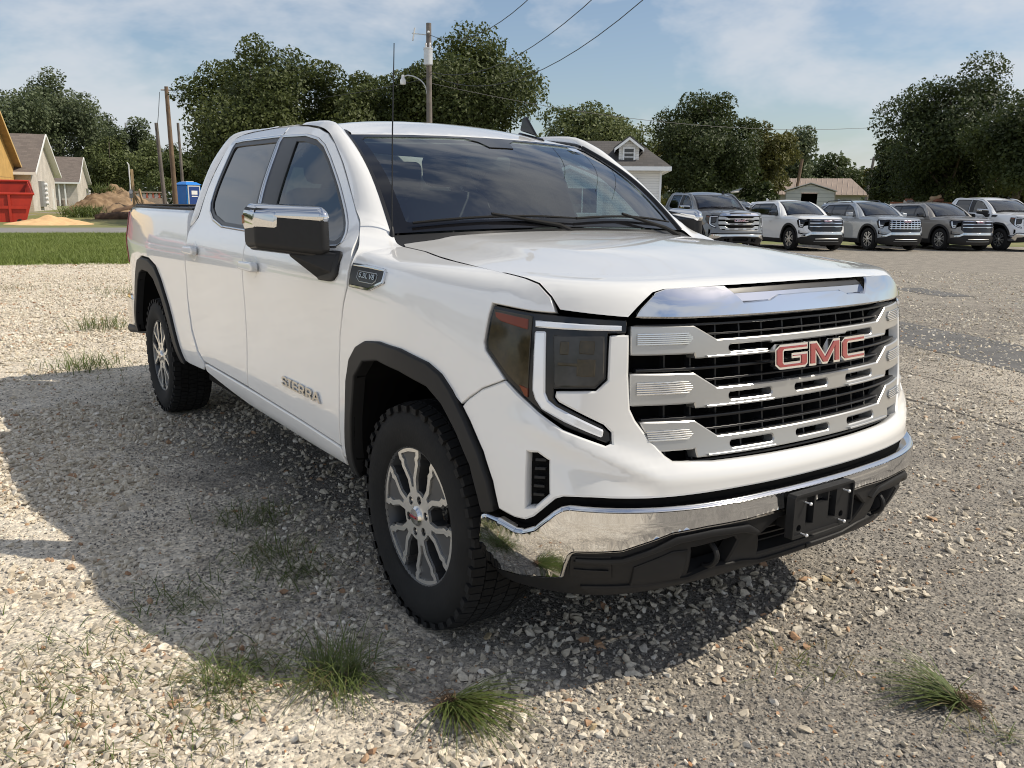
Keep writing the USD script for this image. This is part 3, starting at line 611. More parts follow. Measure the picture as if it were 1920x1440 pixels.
        for i, o in enumerate(os_):
            mm = (lambda m: mirror(m)) if i else (lambda m: m)
            obj('window_trim', mm(panel(door, max(getattr(fr, 'geoms', [fr]), key=lambda g: g.area), .05, .015, .003, .004)), G['chrome'], o, 40)
            obj('window_seal', mm(panel(door, max(getattr(seal, 'geoms', [seal]), key=lambda g: g.area), .05, .012, .002, -.003)), G['trim_black'], o, 40)
            gp = panel(door, W.buffer(-.018), .08, 0, 0, -.009)
            obj('window', mm(gp), G[gl], o, 40)
            hu = 3.155 if not rear else 4.19; hv = 1.176 if not rear else 1.196
            hd = panel(door, Polygon([(hu+.115, hv-.018), (hu+.10, hv+.020), (hu-.085, hv+.024), (hu-.105, hv+.012), (hu-.105, hv-.012), (hu-.085, hv-.020)]), .03, .03, .010, .040)
            obj('handle', mm(hd), P, o, 50)
            cupp = Point(hu-.01, hv).buffer(.048, 16); obj('handle_cup', mm(panel(door, affinity.scale(cupp, 1.1, 1.15), .03, .004, .001, .0012)), P, o, 40)
            None and obj('handle_shade', mm(panel(door, affinity.scale(Point(hu-.01, hv+.032).buffer(.022, 12), 1.2, .7), .03, .003, .0, .003)), G['trim_black'], o, 40)
        if hero and not rear:
            x = 0; ls = []
            WORD = 'SIERRA'
            t = meshkit.text_mesh(WORD, .040, .007, bold=True); t.vertices = (t.vertices-[t.bounds[0][0], t.bounds[0][1], 0])*[.452/np.ptp(t.vertices[:, 0]), 1, 1]
            obj('badge', wrap_text(door, t, 2.832, .662, .001), G['badge_metal'], os_[0], False)
            obj('badge', mirror(wrap_text(lambda a, b: door(a, b), tm(t.vertices*[-1, 1, 1]+[.452, 0, 0], t.faces[:, ::-1]), 2.832, .662, .001)), G['badge_metal'], os_[1], False)
    for D, W in ((FD, WF), (RD, WR)): PN('door_lining', door, Polygon(D).buffer(-.004).difference(Polygon(W).buffer(-.03)), G['interior_dark'], h=.09, t=.004, r=0, off=-.035)
    PN('rocker_panel', door, [(2.20, .515), (2.6, .530), (3.2, .542), (4.08, .550), (4.14, .545), (4.12, .49), (3.4, .40), (2.6, .385), (2.20, .40)], P, r=.010, off=.004, t=.03)
    bed = [(4.425, 1.47), (4.40, 1.40), (4.375, 1.33), (4.352, 1.248), (4.386, 1.096), (4.413, .917), (4.404, .832), (4.367, .718), (4.257, .598), (4.165, .553), (4.150, .52), (4.20, .485), (4.50, .47), (4.60, .475), (4.62, .51), (4.715, .64), (4.86, .82), (5.00, .965), (5.108, 1.048), (5.271, 1.089), (5.52, 1.090), (5.665, 1.063), (5.79, .993), (5.93, .848), (6.04, .70), (6.10, .57), (6.11, .47), (6.34, .50), (6.36, .60), (6.44, .62), (6.47, .95), (6.475, 1.44), (6.44, 1.47)]
    bs = PN('bed_side', loft, bed, P, h=h0*.9, t=.03, r=.006)
    PN('bed_rail_cap', loft, [(4.43, 1.458), (6.46, 1.458), (6.46, 1.54), (4.43, 1.54)], K, t=.03, r=.006, off=.010)
    PN('tail_lamp', loft, [(6.372, 1.370), (6.476, 1.374), (6.476, .985), (6.43, .98), (6.40, 1.10), (6.372, 1.2)], G['red_lens'], t=.05, r=.006, off=.008)
    if hero:
        t = meshkit.text_mesh('4X4', .034, .004, bold=True); obj('badge', wrap_text(loft, tm(t.vertices, t.faces), 6.30, 1.372, .001, .0), G['gloss_black'], bs[0], False)
    # wheel housings
    for F in (FLARE_F[1], FLARE_R[1]):
        c = loft(np.array([a for a, b in F]), np.array([b for a, b in F])); c = dense(c, 30); c[:, 1] = np.minimum(c[:, 1], -.93)
        I = c.copy(); I[:, 1] = -.60
        V = np.vstack([c, I]); n = len(c); Fc = []
        for i in range(n-1): Fc += [[i, i+1, n+i+1], [i, n+i+1, n+i]]
        cen = len(V); V = np.vstack([V, [I.mean(0)]])
        for i in range(n-1): Fc.append([n+i, n+i+1, cen])
        Fc.append([n+n-1, n, cen])
        PL = tm(V, Fc)
        for m in both(PL): obj('wheel_housing', m, G['soot_black'], T, 40)
    # --- cab
    Ak = np.array([(2.174, 1.391), (2.243, 1.45), (2.318, 1.494), (2.589, 1.714), (2.791, 1.837), (2.917, 1.865), (3.298, 1.9), (3.583, 1.908), (3.95, 1.907), (4.16, 1.88), (4.235, 1.7), (4.272, 1.5), (4.3, 1.4), (4.372, 1.335)])
    Bk = np.array([(-.425, -.795, 1.325), (-.49, -.782, 1.364), (-.56, -.768, 1.400), (-.86, -.718, 1.592), (-1.06, -.683, 1.720), (-1.16, -.667, 1.778), (-1.62, -.658, 1.825), (-1.95, -.658, 1.838), (-2.4, -.660, 1.830), (-2.68, -.69, 1.785), (-2.752, -.79, 1.63), (-2.768, -.86, 1.47), (-2.768, -.90, 1.40), (-2.76, -.94, 1.345)])
    A3 = np.vstack([door(np.array([2.052, 2.062]), np.array([1.255, 1.32])), door(Ak[:, 0], Ak[:, 1])]); Bk = np.vstack([[(-.28, -.80, 1.296), (-.36, -.797, 1.312)], Bk]); k = np.linspace(0, 1, len(A3)); kk = np.linspace(0, 1, 90)
    from scipy.interpolate import PchipInterpolator as PC
    Ad, Bd = PC(k, A3)(kk), PC(k, Bk)(kk)
    we = wind_fn(np.full(40, -.777), np.linspace(0, .76, 40))+[.003, -.004, .004]; m_ = (Bd[:, 2] > 1.362) & (Bd[:, 0] > -1.135)
    for c_ in (0, 1): Bd[m_, c_] = np.interp(Bd[m_, 2], we[:, 2], we[:, c_])
    st = strip(Ad, Bd, ((.010+.020*np.clip((kk-.36)/.12, 0, 1))*np.clip((kk-.10)/.12, 0, 1))[:, None])
    for m in both(st): obj('cab_pillar', m, P, T, 60)
    lin = (Ad*.45+Bd*.55)[24:]; lin = lin-(lin-np.array([-1.6, 0, 1.3]))*.075
    bl_ = [door(np.array(a), np.array(b))+[0, .06, 0] for a, b in ((3.33, .6), (3.32, 1.09), (3.28, 1.36), (3.31, 1.6), (3.35, 1.84))]
    for m in both(tube(bl_, .05, 8)): obj('pillar_lining', m, G['interior_dark'], T, 40)
    for m in both(tube(lin, .032, 8)): obj('pillar_lining', m, G['interior_dark'], T, 40)
    rp = [(-1.045, 0), (-1.06, -.3), (-1.10, -.5), (-1.150, -.642), (-1.62, -.636), (-2.4, -.638), (-2.66, -.66), (-2.73, -.4), (-2.74, 0)]
    obj('roof', panel(roof_fn, rp+[(x, -y) for x, y in reversed(rp[1:-1])], .07, .02, .006, flip=True), P, T, 40)
    obj('headliner', panel(roof_fn, rp+[(x, -y) for x, y in reversed(rp[1:-1])], .14, .005, 0, -.035, flip=True), G['interior_light'], T, 40)
    dl = Bd[(Bd[:, 0] < -1.13) & (Bd[:, 0] > -2.66)]; dl = dl+[0, .010, -.004]
    for m in both(tube(dl, .013, 8)): obj('roof_moulding', m, G['trim_black'], T, 40)
    # windscreen
    ws = [(-.775, 0), (.775, 0), (.775, .76), (-.775, .76)]
    obj('windscreen', panel(wind_fn, ws, .06, 0, 0, -.004, flip=True), G['windshield_glass'], T, 60)
    inn = Polygon([(-.715, .055), (.715, .055), (.722, .70), (.70, .728), (.16, .738), (.10, .70), (.075, .635), (-.075, .635), (-.10, .70), (-.16, .738), (-.70, .728), (-.722, .70)]).buffer(-.015).buffer(.015)
    obj('windscreen_border', panel(wind_fn, Polygon(ws).difference(inn), .05, .003, .0, .0, flip=True), G['gloss_black'], T, 60)
    obj('sticker', panel(wind_fn, [(.56, .665), (.64, .662), (.645, .712), (.565, .715)], .05, 0, 0, .003, flip=True), G['lamp_clear'], T) if hero else None
    a, b = np.full(30, -.778), np.linspace(0, .76, 30)
    for m in both(tube(wind_fn(a, b)+[0, 0, .002], .010, 6)): obj('windscreen_moulding', m, G['trim_black'], T, 40)
    cw = [(-.80, 0), (-.80, 1)]
    def cowl_fn(a, b):
        a, b = np.broadcast_arrays(np.asarray(a, float), np.asarray(b, float)); s = a/.775; q_ = 1-s*s
        P1 = np.stack([-.50+.15*q_+.005, a, 1.352+.026*q_], -1); P0 = np.stack([-.36+.0*q_, a, 1.300+.035*q_], -1); return P0+(P1-P0)*(b/.15)[..., None]
    obj('cowl', panel(cowl_fn, [(-.79, 0), (.79, 0), (.79, .15), (-.79, .15)], .06, .01, 0, 0, flip=True), K, T, 40)
    for y0, y1 in ((-.70, .02), (.02, .68)):
        pts = [wind_fn(np.array(y0+(y1-y0)*t), np.array(.035+.018*math.sin(3.1*t)))+[.012, 0, .012] for t in np.linspace(0, 1, 10)]
        w = holder('wiper', T); obj('blade', tube(pts, [.006]*8+[.005, .004], 6), G['wiper_black'], w, 40)
        obj('arm', tube([cowl_fn(np.array(y1-.02), np.array(.05))+[0, 0, .015], cowl_fn(np.array(y1-.10), np.array(.10))+[0, 0, .03], pts[4]+[.0, 0, .012]], [.012, .009, .006], 6), G['wiper_black'], w, 40)
    # cab back, interior
    ck = Polygon([(-.90, 1.30), (.90, 1.30), (.86, 1.47), (.78, 1.64), (.68, 1.78), (.40, 1.82), (-.40, 1.82), (-.68, 1.78), (-.78, 1.64), (-.86, 1.47)])
    rw = sbox(-.58, 1.42, .58, 1.74).buffer(-.05).buffer(.05)
    def back(poly, x0, x1):
        m = extrude(poly, x1-x0); v = m.vertices.copy(); m.vertices = np.stack([x0+v[:, 2], v[:, 0], v[:, 1]], 1)
        if m.volume < 0: m.invert()
        return m
    obj('cab_back', cat([back(ck.difference(rw), -2.755, -2.74), bx(-2.755, -2.74, -.95, .95, .5, 1.299)]), P, T)
    obj('rear_window', back(rw.buffer(.01), -2.752, -2.748), G['dark_glass'], T)
    obj('cab_floor', cat([bx(-2.7, -.55, -.90, .90, .50, .56), bx(-.60, -.55, -.90, .90, .56, 1.15)]), G['interior_dark'], T)
    obj('dashboard', cat([hull([(-.47, y, z) for y in (-.62, .62) for z in (1.18, 1.28)]+[(-.62, y, 1.315) for y in (-.66, .66)]+[(-.98, y, z) for y in (-.76, .76) for z in (1.0, 1.26)], .02), rbx(-1.04, -.90, .18, .56, 1.22, 1.325, .03)]), G['interior_dark'], T, 40)
    sw = trimesh.creation.torus(.185, .016, major_sections=36, minor_sections=10); sw = cat([sw, bx(-.17, .17, -.02, .02, -.012, .012), bx(-.02, .02, -.17, 0, -.012, .012), trimesh.creation.cylinder(.055, .03)])
    obj('steering_wheel', moved(sw, (-1.13, .37, 1.19), 0, math.radians(-62)), G['interior_dark'], T, 40)
    for y in (-.37, .37):
        s = holder('seat', T)
        obj('cushion', rbx(-1.90, -1.36, y-.27, y+.27, .78, .98, .06), G['seat_cloth'], s, 40)
        obj('backrest', moved(rbx(-.08, .08, -.26, .26, 0, .64, .06), (-1.90, y, .92), 0, math.radians(-14)), G['seat_cloth'], s, 40)
        obj('headrest', moved(rbx(-.06, .06, -.14, .14, 0, .20, .05), (-2.06, y, 1.57), 0, math.radians(-8)), G['seat_cloth'], s, 40)
    obj('rear_seat', cat([rbx(-2.60, -2.2, -.75, .75, .78, .98, .05), rbx(-2.70, -2.55, -.75, .75, .9, 1.5, .05)]), G['seat_cloth'], T, 40)
    obj('console', rbx(-1.9, -1.05, -.12, .12, .6, 1.05, .04), G['interior_dark'], T, 40)
    obj('inside_mirror', moved(rbx(-.015, .015, -.12, .12, -.035, .035, .014), (-1.02, 0, 1.66), 0, .2), G['interior_dark'], T, 40)
    # mirrors
    for sg in (0, 1):
        f = (lambda m: mirror(m)) if sg else (lambda m: m)
        mr = holder('door_mirror', T)
        body = hull([(-.825, -1.185, 1.322), (-.825, -1.185, 1.428), (-.615, -1.015, 1.300), (-.622, -1.015, 1.422), (-.915, -1.190, 1.318), (-.915, -1.190, 1.434), (-.78, -.995, 1.292), (-.78, -.995, 1.432)], .026, 14)
        obj('shell', f(body), K, mr, 40)
        low = hull([(-.835, -1.185, 1.306), (-.625, -1.015, 1.282), (-.91, -1.185, 1.302), (-.79, -.995, 1.278), (-.835, -1.185, 1.316), (-.625, -1.015, 1.292), (-.91, -1.185, 1.312), (-.79, -.995, 1.288)], .018, 12)
        obj('lower_shell', f(low), G['trim_black'], mr, 40)
        capm = cat([hull([(-.826, -1.186, 1.424), (-.616, -1.014, 1.419), (-.832, -1.178, 1.434), (-.628, -1.018, 1.430), (-.917, -1.192, 1.426), (-.782, -.993, 1.420), (-.91, -1.182, 1.440), (-.78, -1.0, 1.436)], .0275, 12),
                    hull([(-.826, -1.186, 1.385), (-.762, -1.134, 1.381), (-.826, -1.186, 1.425), (-.762, -1.134, 1.425), (-.917, -1.192, 1.381), (-.917, -1.192, 1.425), (-.83, -1.14, 1.381), (-.83, -1.14, 1.425)], .0275, 12)])
        obj('mirror_cap', f(capm), G['chrome'], mr, 40)
        obj('side_marker', f(hull([(-.905, -1.215, 1.39), (-.905, -1.215, 1.42), (-.93, -1.217, 1.39), (-.93, -1.217, 1.42)], .004, 6)), G['amber_lens'], mr, 40)
        obj('mirror_glass', f(hull([(-.944, -1.18, 1.33), (-.944, -1.18, 1.425), (-.809, -1.0, 1.305), (-.809, -1.0, 1.425)], .003, 6)), G['alloy_bright'], mr)
        base = panel(door, [(2.245, 1.303), (2.175, 1.304), (2.158, 1.293), (2.150, 1.215), (2.185, 1.19), (2.215, 1.183), (2.321, 1.181), (2.369, 1.206), (2.42, 1.236), (2.40, 1.285)], .03, .02, .006, .014)
        arm = hull([tuple(door(np.array(a), np.array(b))+[0, -.006, 0]) for a, b in ((2.19, 1.285), (2.20, 1.225), (2.33, 1.20), (2.40, 1.245), (2.34, 1.285))]+[(-.66, -1.04, 1.268), (-.74, -1.09, 1.274), (-.76, -1.02, 1.262), (-.64, -1.02, 1.266)], .012, 10)
        obj('mirror_arm', f(cat([base, arm])), K, mr, 40)
    # fender badge
    vn = [(2.046, 1.277), (1.90, 1.279), (1.785, 1.277), (1.765, 1.264), (1.765, 1.218), (1.872, 1.181), (2.05, 1.181)]
    vo = PN('fender_badge', loft, vn, G['trim_black'], t=.012, r=.002, off=.004)
    pvn = Polygon(vn); frm = pvn.difference(pvn.buffer(-.012)).difference(sbox(2.030, 1.1, 2.2, 1.3))
    for o, mm in zip(vo, (lambda m: m, mirror)):
        obj('frame', mm(panel(loft, max(getattr(frm, 'geoms', [frm]), key=lambda g: g.area), .03, .012, .0025, .009)), G['chrome'], o, 40)
    if hero:
        t = meshkit.text_mesh('5.3L V8', .019, .002, bold=True); t.vertices = t.vertices-[t.bounds[0][0], t.bounds[0][1], 0]; t.vertices *= [.125/np.ptp(t.vertices[:, 0]), 1, 1]
        obj('lettering', wrap_text(loft, t, 1.966, 1.225, .0042), G['badge_metal'], vo[0], False)
        ob = Polygon([(1.982, 1.252), (1.828, 1.252), (1.822, 1.245), (1.824, 1.222), (1.85, 1.208), (1.96, 1.208), (1.985, 1.222)])
        obj('outline', panel(loft, ob.difference(ob.buffer(-.0025)), .03, .003, .0003, .0052), G['badge_metal'], vo[0], 40)
        ar = tube([(-.475, -.792, 1.335), (-.478, -.790, 1.36), (-.485, -.786, 1.385)], [.014, .011, .006], 10)
        an = holder('antenna', T); obj('base', ar, G['trim_black'], an, 40); obj('mast', tube([(-.485, -.786, 1.38), (-.515, -.762, 1.75), (-.530, -.742, 2.06)], [.0032, .0028, .002], 6), G['trim_black'], an, 40)
    fin = hull([(-1.16, .42, 1.795), (-1.36, .42, 1.835), (-1.16-.10, .42-.03, 1.80), (-1.26, .45, 1.80)], .012, 10); blade = hull([(-1.22, .42, 1.83), (-1.345, .42, 1.86), (-1.325, .42, 1.915), (-1.30, .42, 1.915)], .008, 8)
    obj('roof_fin', cat([fin, blade]), G['gloss_black'] if hero else K, T, 40)
    # bed box, tail, underside
    obj('bed_box', cat([bx(-4.78, -2.79, -.83, .83, .80, .84), bx(-4.78, -2.79, -.85, -.83, .84, 1.40), bx(-4.78, -2.79, .83, .85, .84, 1.40), bx(-2.80, -2.775, -.86, .86, .70, 1.40)]), K, T)
    tg = holder('tailgate', T); obj('panel', rbx(-4.865, -4.80, -.83, .83, .66, 1.42, .02), P, tg, 40); obj('cap', rbx(-4.87, -4.79, -.82, .82, 1.421, 1.436, .006), K, tg, 40); obj('handle', rbx(-4.885, -4.86, -.14, .14, 1.24, 1.32, .01), K, tg, 40)
    for y in (-.97, .97): pass
    rbm = hull([(-4.70, y, z) for y in (-.91, .91) for z in (.52, .70)]+[(-4.99, y, z) for y in (-.80, .80) for z in (.53, .70)]+[(-4.88, y, z) for y in (-.905, .905) for z in (.50, .70)], .03, 10)
    obj('rear_bumper', rbm, G['chrome'], T, 45)
    obj('exhaust_pipe', tube([(-4.3, -.70, .46), (-4.6, -.80, .46), (-4.86, -.885, .455), (-4.93, -.90, .45)], [.035, .035, .04, .042], 14), G['steel_dark'], T, 40)
    obj('underbody', cat([bx(-4.7, .62, -.52, .52, .36, .60), bx(-2.75, -.65, -.90, .90, .40, .50), tube([(0, -.8, .40), (0, .8, .40)], .05), tube([(-3.745, -.8, .40), (-3.745, .8, .40)], .055)]), G['soot_black'], T)
    obj('bed_underside', bx(-4.75, -2.78, -.80, .80, .60, .79), G['soot_black'], T)
    obj('engine_bay_liner', bx(-.55, .55, -.60, .60, .60, 1.16), G['soot_black'], T)
    for y, my in ((-.842, False), (.842, True)):
        build_wheel(T, (0, y, .403), steer, hero=hero, mirror_y=my, turn=-14, mats=('alloy_face', 'alloy_dark'))
        build_wheel(T, (-3.745, y, .403), 0, hero=hero, mirror_y=my, turn=5, mats=('alloy_face', 'alloy_dark'))
    return T

# ------------------------------------------------------------------ the compact SUV of the row behind
CP2 = np.array([(.855, -.25), (.868, 0), (.855, .25), (.815, .45), (.74, .62), (.62, .75), (.44, .845), (.2, .90), (0, .922), (-.5, .942), (-1.4, .95), (-2.2, .948), (-2.73, .94), (-3.1, .915), (-3.42, .84), (-3.60, .70), (-3.69, .48), (-3.73, .25), (-3.74, 0), (-3.73, -.2)])
_t2 = np.r_[0, np.cumsum(np.hypot(*np.diff(CP2, axis=0).T))]; _c2 = CubicSpline(_t2, CP2); _tt2 = np.linspace(_t2[1], _t2[-2], 3000); _pp2 = _c2(_tt2); UL2 = np.r_[0, np.cumsum(np.hypot(*np.diff(_pp2, axis=0).T))]
VS = np.array([.20, .30, .45, .60, .75, .90, 1.00, 1.06, 1.14, 1.24])
PF2 = CubicSpline(VS, np.array([(.10, .19), (.02, .30), (.0, .45), (.012, .60), (.030, .75), (.05, .90), (.085, .985), (.125, 1.02), (.20, 1.045), (.30, 1.065)]))
PS2 = CubicSpline(VS, np.array([(.08, .21), (.02, .30), (.012, .45), (.012, .60), (.006, .75), (.0, .90), (.016, .995), (.045, 1.045), (.11, 1.075), (.21, 1.085)]))
PG2 = CubicSpline([.60, .75, .90, 1.00, 1.08, 1.22, 1.36, 1.48, 1.55, 1.62], np.array([(.012, .60), (.006, .75), (.0, .90), (.018, .998), (.045, 1.07), (.10, 1.20), (.165, 1.325), (.235, 1.43), (.29, 1.49), (.36, 1.53)]))
def _p2(u):
    s = np.interp(u, UL2, _tt2); c = _c2(s); d = _c2(s, 1); d = d/np.linalg.norm(d, axis=-1, keepdims=True); return c, np.stack([d[..., 1], -d[..., 0]], -1)
def suv_loft(u, v):
    u, v = np.broadcast_arrays(np.asarray(u, float), np.asarray(v, float)); s = np.where(u < 0, 1.0, -1.0); u = abs(u)
    w = np.clip((u-.75)/.6, 0, 1); w = (w*w*(3-2*w))[..., None]; dz = PF2(v)*(1-w)+PS2(v)*w; c, n = _p2(u); c = c-n*dz[..., :1]
    return np.stack([c[..., 0], s*c[..., 1], dz[..., 1]], -1)
def suv_side(u, v):
    u, v = np.broadcast_arrays(np.asarray(u, float), np.asarray(v, float)); dz = PG2(v); c, n = _p2(u)
    x = c[..., 0]-n[..., 0]*dz[..., 0]; sl = np.clip((-x-1.3)/2.4, 0, 1)*.035
    c = c-n*dz[..., :1]; up_ = np.clip((v-1.0)/.5, 0, 1)
    return np.stack([c[..., 0], -c[..., 1], dz[..., 1]-sl*up_], -1)
def us(x): return float(np.interp(-x, -_pp2[:2400, 0], UL2[:2400]))
_h2 = np.vstack([suv_loft(np.linspace(-1.45, 1.45, 40), np.full(40, v)) for v in (1.03, 1.08, 1.14, 1.2)]+[np.array([(x, y, z-.03*(abs(y)/.6)**2) for x, z in ((.45, 1.085), (.2, 1.105), (-.1, 1.125), (-.45, 1.14)) for y in (-.4, 0, .4)])])
_h2 = _h2[np.unique(np.round(_h2[:, :2], 2), axis=0, return_index=True)[1]]; _hood2 = RBFInterpolator(_h2[:, :2], _h2[:, 2], kernel='thin_plate_spline', smoothing=5e-4)
def suv_hood(x, y):
    x, y = np.broadcast_arrays(np.asarray(x, float), np.asarray(y, float)); return np.stack([x, y, _hood2(np.c_[x.ravel(), y.ravel()]).reshape(x.shape)], -1)
_r2 = np.array([(x, s*.56, z) for x, z in ((-1.28, 1.525), (-1.6, 1.545), (-2.2, 1.54), (-2.9, 1.515), (-3.35, 1.48)) for s in (-1, 1)]+[(x, 0, z) for x, z in ((-1.18, 1.545), (-1.5, 1.585), (-2.2, 1.595), (-2.9, 1.565), (-3.42, 1.50))])
_roof2 = RBFInterpolator(_r2[:, :2], _r2[:, 2], kernel='thin_plate_spline')
def suv_roof(x, y):
    x, y = np.broadcast_arrays(np.asarray(x, float), np.asarray(y, float)); return np.stack([x, y, _roof2(np.c_[x.ravel(), y.ravel()]).reshape(x.shape)], -1)
def suv_wind(a, b):
    a, b = np.broadcast_arrays(np.asarray(a, float), np.asarray(b, float)); s = a/.72; t = b/.85; q = 1-s*s
    P0 = np.stack([-.48+.17*q, .72*s, 1.085+.045*q], -1); P1 = np.stack([-1.28+.10*q, .575*s, 1.525+.018*q], -1); return P0+(P1-P0)*t[..., None]+np.stack([.03*np.sin(np.pi*t), 0*t, .04*np.sin(np.pi*t)], -1)
def build_suv(name, label, paint, loc, rz, group=None, grille='bars', rails=True, chrome_nose=True, mirror_paint='gloss_black'):
    P = G[paint]; K = G['black_plastic']; T = thing(name, label, 'suv', loc, rz, group); UsdGeom.Xformable(T).AddScaleOp().Set(Gf.Vec3f(1.04, 1.02, 1.065))
    def two(nm, p, mat, parent=T, sm=40): return [obj(nm, m, mat, parent, sm) for m in both(p)]
    uf, ur = us(0), us(-2.73)
    arch = lambda u, r: affinity.scale(Point(u, .39).buffer(r, 20), 1, 1)
    side = Polygon([(1.02, .36), (ur+.85, .36), (ur+1.5, .45), (ur+1.5, 1.0), (uf-.32, 1.0), (1.15, .985), (1.02, .88)])
    side = side.difference(arch(uf, .455)).difference(arch(ur, .455))
    parts = sorted(getattr(side, 'geoms', [side]), key=lambda g: -g.area)
    fendr = max(parts, key=lambda g: g.area)
    two('body_side', panel(suv_loft, fendr, .07, .02, .003), P)
    for g in parts[1:]:
        if g.area > .01: two('quarter_panel', panel(suv_loft, g, .07, .02, .003), P)
    for u in (uf, ur): two('arch_trim', panel(suv_loft, arch(u, .475).difference(arch(u, .405)).intersection(sbox(0, .26, 9, 2)), .05, .03, .006, .012), K)
    two('sill', panel(suv_loft, [(uf+.38, .22), (ur-.38, .22), (ur-.38, .37), (uf+.38, .37)], .08, .03, .006, .010), K)
    for u in (uf, ur):
        c = suv_loft(u+.43*np.cos(np.linspace(-.35, np.pi+.35, 24)), .39+.43*np.sin(np.linspace(-.35, np.pi+.35, 24))); I = c.copy(); I[:, 1] = -.5; n = len(c)
        two('wheel_housing', tm(np.vstack([c, I, [I.mean(0)]]), [[i, i+1, n+i+1] for i in range(n-1)]+[[i, n+i+1, n+i] for i in range(n-1)]+[[n+i, n+i+1, 2*n] for i in range(n-1)]+[[2*n-1, n, 2*n]]), G['soot_black'])
    # greenhouse
    ug = Polygon([(us(-.50), 1.00), (us(-3.45), 1.00), (us(-3.50), 1.2), (us(-3.40), 1.50), (us(-3.32), 1.61), (us(-2.2), 1.615), (us(-1.35), 1.612), (us(-1.05), 1.50), (us(-.78), 1.30)])
    win = Polygon([(us(-.72), 1.085), (us(-2.9), 1.125), (us(-3.05), 1.23), (us(-2.72), 1.515), (us(-2.0), 1.53), (us(-1.45), 1.525), (us(-1.12), 1.42), (us(-.86), 1.23)])
    two('side_frame', panel(suv_side, ug.difference(win), .08, .02, .003), P)
    two('window_seal', panel(suv_side, win.difference(win.buffer(-.03)), .06, .01, .002, .002), G['trim_black'])
    two('side_window', panel(suv_side, win.buffer(-.012), .1, 0, 0, -.008), G['dark_glass'])
    for x in (-1.42, -2.25): two('window_pillar', panel(suv_side, [(us(x)-.03, 1.10), (us(x)+.03, 1.10), (us(x-.08)+.03, 1.53), (us(x-.08)-.03, 1.53)], .08, .006, .001, -.004), G['gloss_black'])
    two('rear_quarter_glass', panel(suv_side, [(us(-3.10), 1.14), (us(-3.36), 1.16), (us(-3.30), 1.46), (us(-2.85), 1.51)], .08, .004, 0, .001), G['gloss_black'])
    rp = [(-1.19, 0), (-1.24, -.4), (-1.30, -.555), (-2.2, -.575), (-3.3, -.56), (-3.42, -.3), (-3.44, 0)]
    obj('roof', panel(suv_roof, rp+[(x, -y) for x, y in reversed(rp[1:-1])], .09, .02, .006, flip=True), P, T, 40)
    if rails:
        for y in (-.56, .56): obj('roof_rail', tube([(-1.45, y, 1.53), (-1.6, y, 1.60), (-2.2, y, 1.60), (-2.9, y, 1.575), (-3.1, y, 1.50)], .018, 6), G['gloss_black'], T, 40)
    obj('windscreen', panel(suv_wind, [(-.72, 0), (.72, 0), (.72, .85), (-.72, .85)], .1, 0, 0, -.003, flip=True), G['windshield_glass'], T, 60)
    obj('windscreen_border', panel(suv_wind, sbox(-.72, 0, .72, .85).difference(sbox(-.66, .06, .66, .80).buffer(-.02).buffer(.02)), .08, .003, 0, 0, flip=True), G['gloss_black'], T, 60)
    b = np.linspace(0, .85, 14); pa = suv_wind(np.full(14, -.72), b); pb = suv_side(np.interp(b, [0, .85], [us(-.52), us(-1.36)]), np.interp(b, [0, .45, .85], [1.02, 1.32, 1.612]))
    two('windscreen_pillar', strip(pb, pa, .02, 4, (-1.9, 0, .9)), P, sm=60)
    obj('fin', hull([(-3.0, 0, 1.56), (-3.2, 0, 1.55), (-3.18, 0, 1.64)], .012, 6), P, T, 40)
    # front
    hl = [(0, 1.03), (.4, 1.028), (.72, 1.02), (.80, 1.0), (.98, 1.005), (1.10, 1.02), (1.10, 1.14), (.7, 1.2), (0, 1.2)]
    nose = panel(suv_loft, sym(hl), .06, .0, .0); uu = np.linspace(1.10, 0, 30); e = suv_loft(uu, np.interp(-uu, [-1.10, -.7, 0], [1.14, 1.2, 1.2]))[:, :2]
    half = [(-.34, 0), (-.37, -.4), (-.47, -.70), (-.49, -.79), (.0, -.80)]+[tuple(x) for x in e]
    hood = trimesh.util.concatenate([nose, panel(suv_hood, half+[(x, -y) for x, y in reversed(half[1:-1])], .09, 0, 0, flip=True)]); hood.merge_vertices(digits_vertex=3)
    obj('hood', hood, P, T, 50)
    two('fender_top', panel(suv_loft, [(1.04, .94), (1.12, 1.13), (us(.1), 1.13), (us(-.5), 1.14), (us(-.52), .99), (us(.1), .99)], .07, .01, .002, .001), P)
    GR = holder('grille', T); obj('backing', panel(suv_loft, sym([(0, 1.02), (.66, 1.01), (.66, .70), (.56, .62), (0, .62)]), .08, .01, 0, .004), G['gloss_black'], GR, 40)
    if grille == 'bars':
        for z in (.965, .865, .765): obj('bar', panel(suv_loft, sym([(0, z+.022), (.62, z+.020), (.62, z-.006), (.3, z-.012), (.22, z+.004), (0, z+.004)]), .06, .03, .004, .02), G['chrome'], GR, 30)
    else:
        for z in (.98, .915, .85, .785, .72): obj('bar', panel(suv_loft, sym([(0, z+.012), (.62, z+.012), (.62, z-.012), (0, z-.012)]), .06, .03, .004, .02), G['chrome'], GR, 30)
        for k in range(-4, 5): obj('bar', panel(suv_loft, [(k*.14-.012, .70), (k*.14+.012, .70), (k*.14+.012, 1.0), (k*.14-.012, 1.0)], .06, .02, .003, .018), G['chrome'], GR, 30)
    EM = holder('emblem', T); x = 0
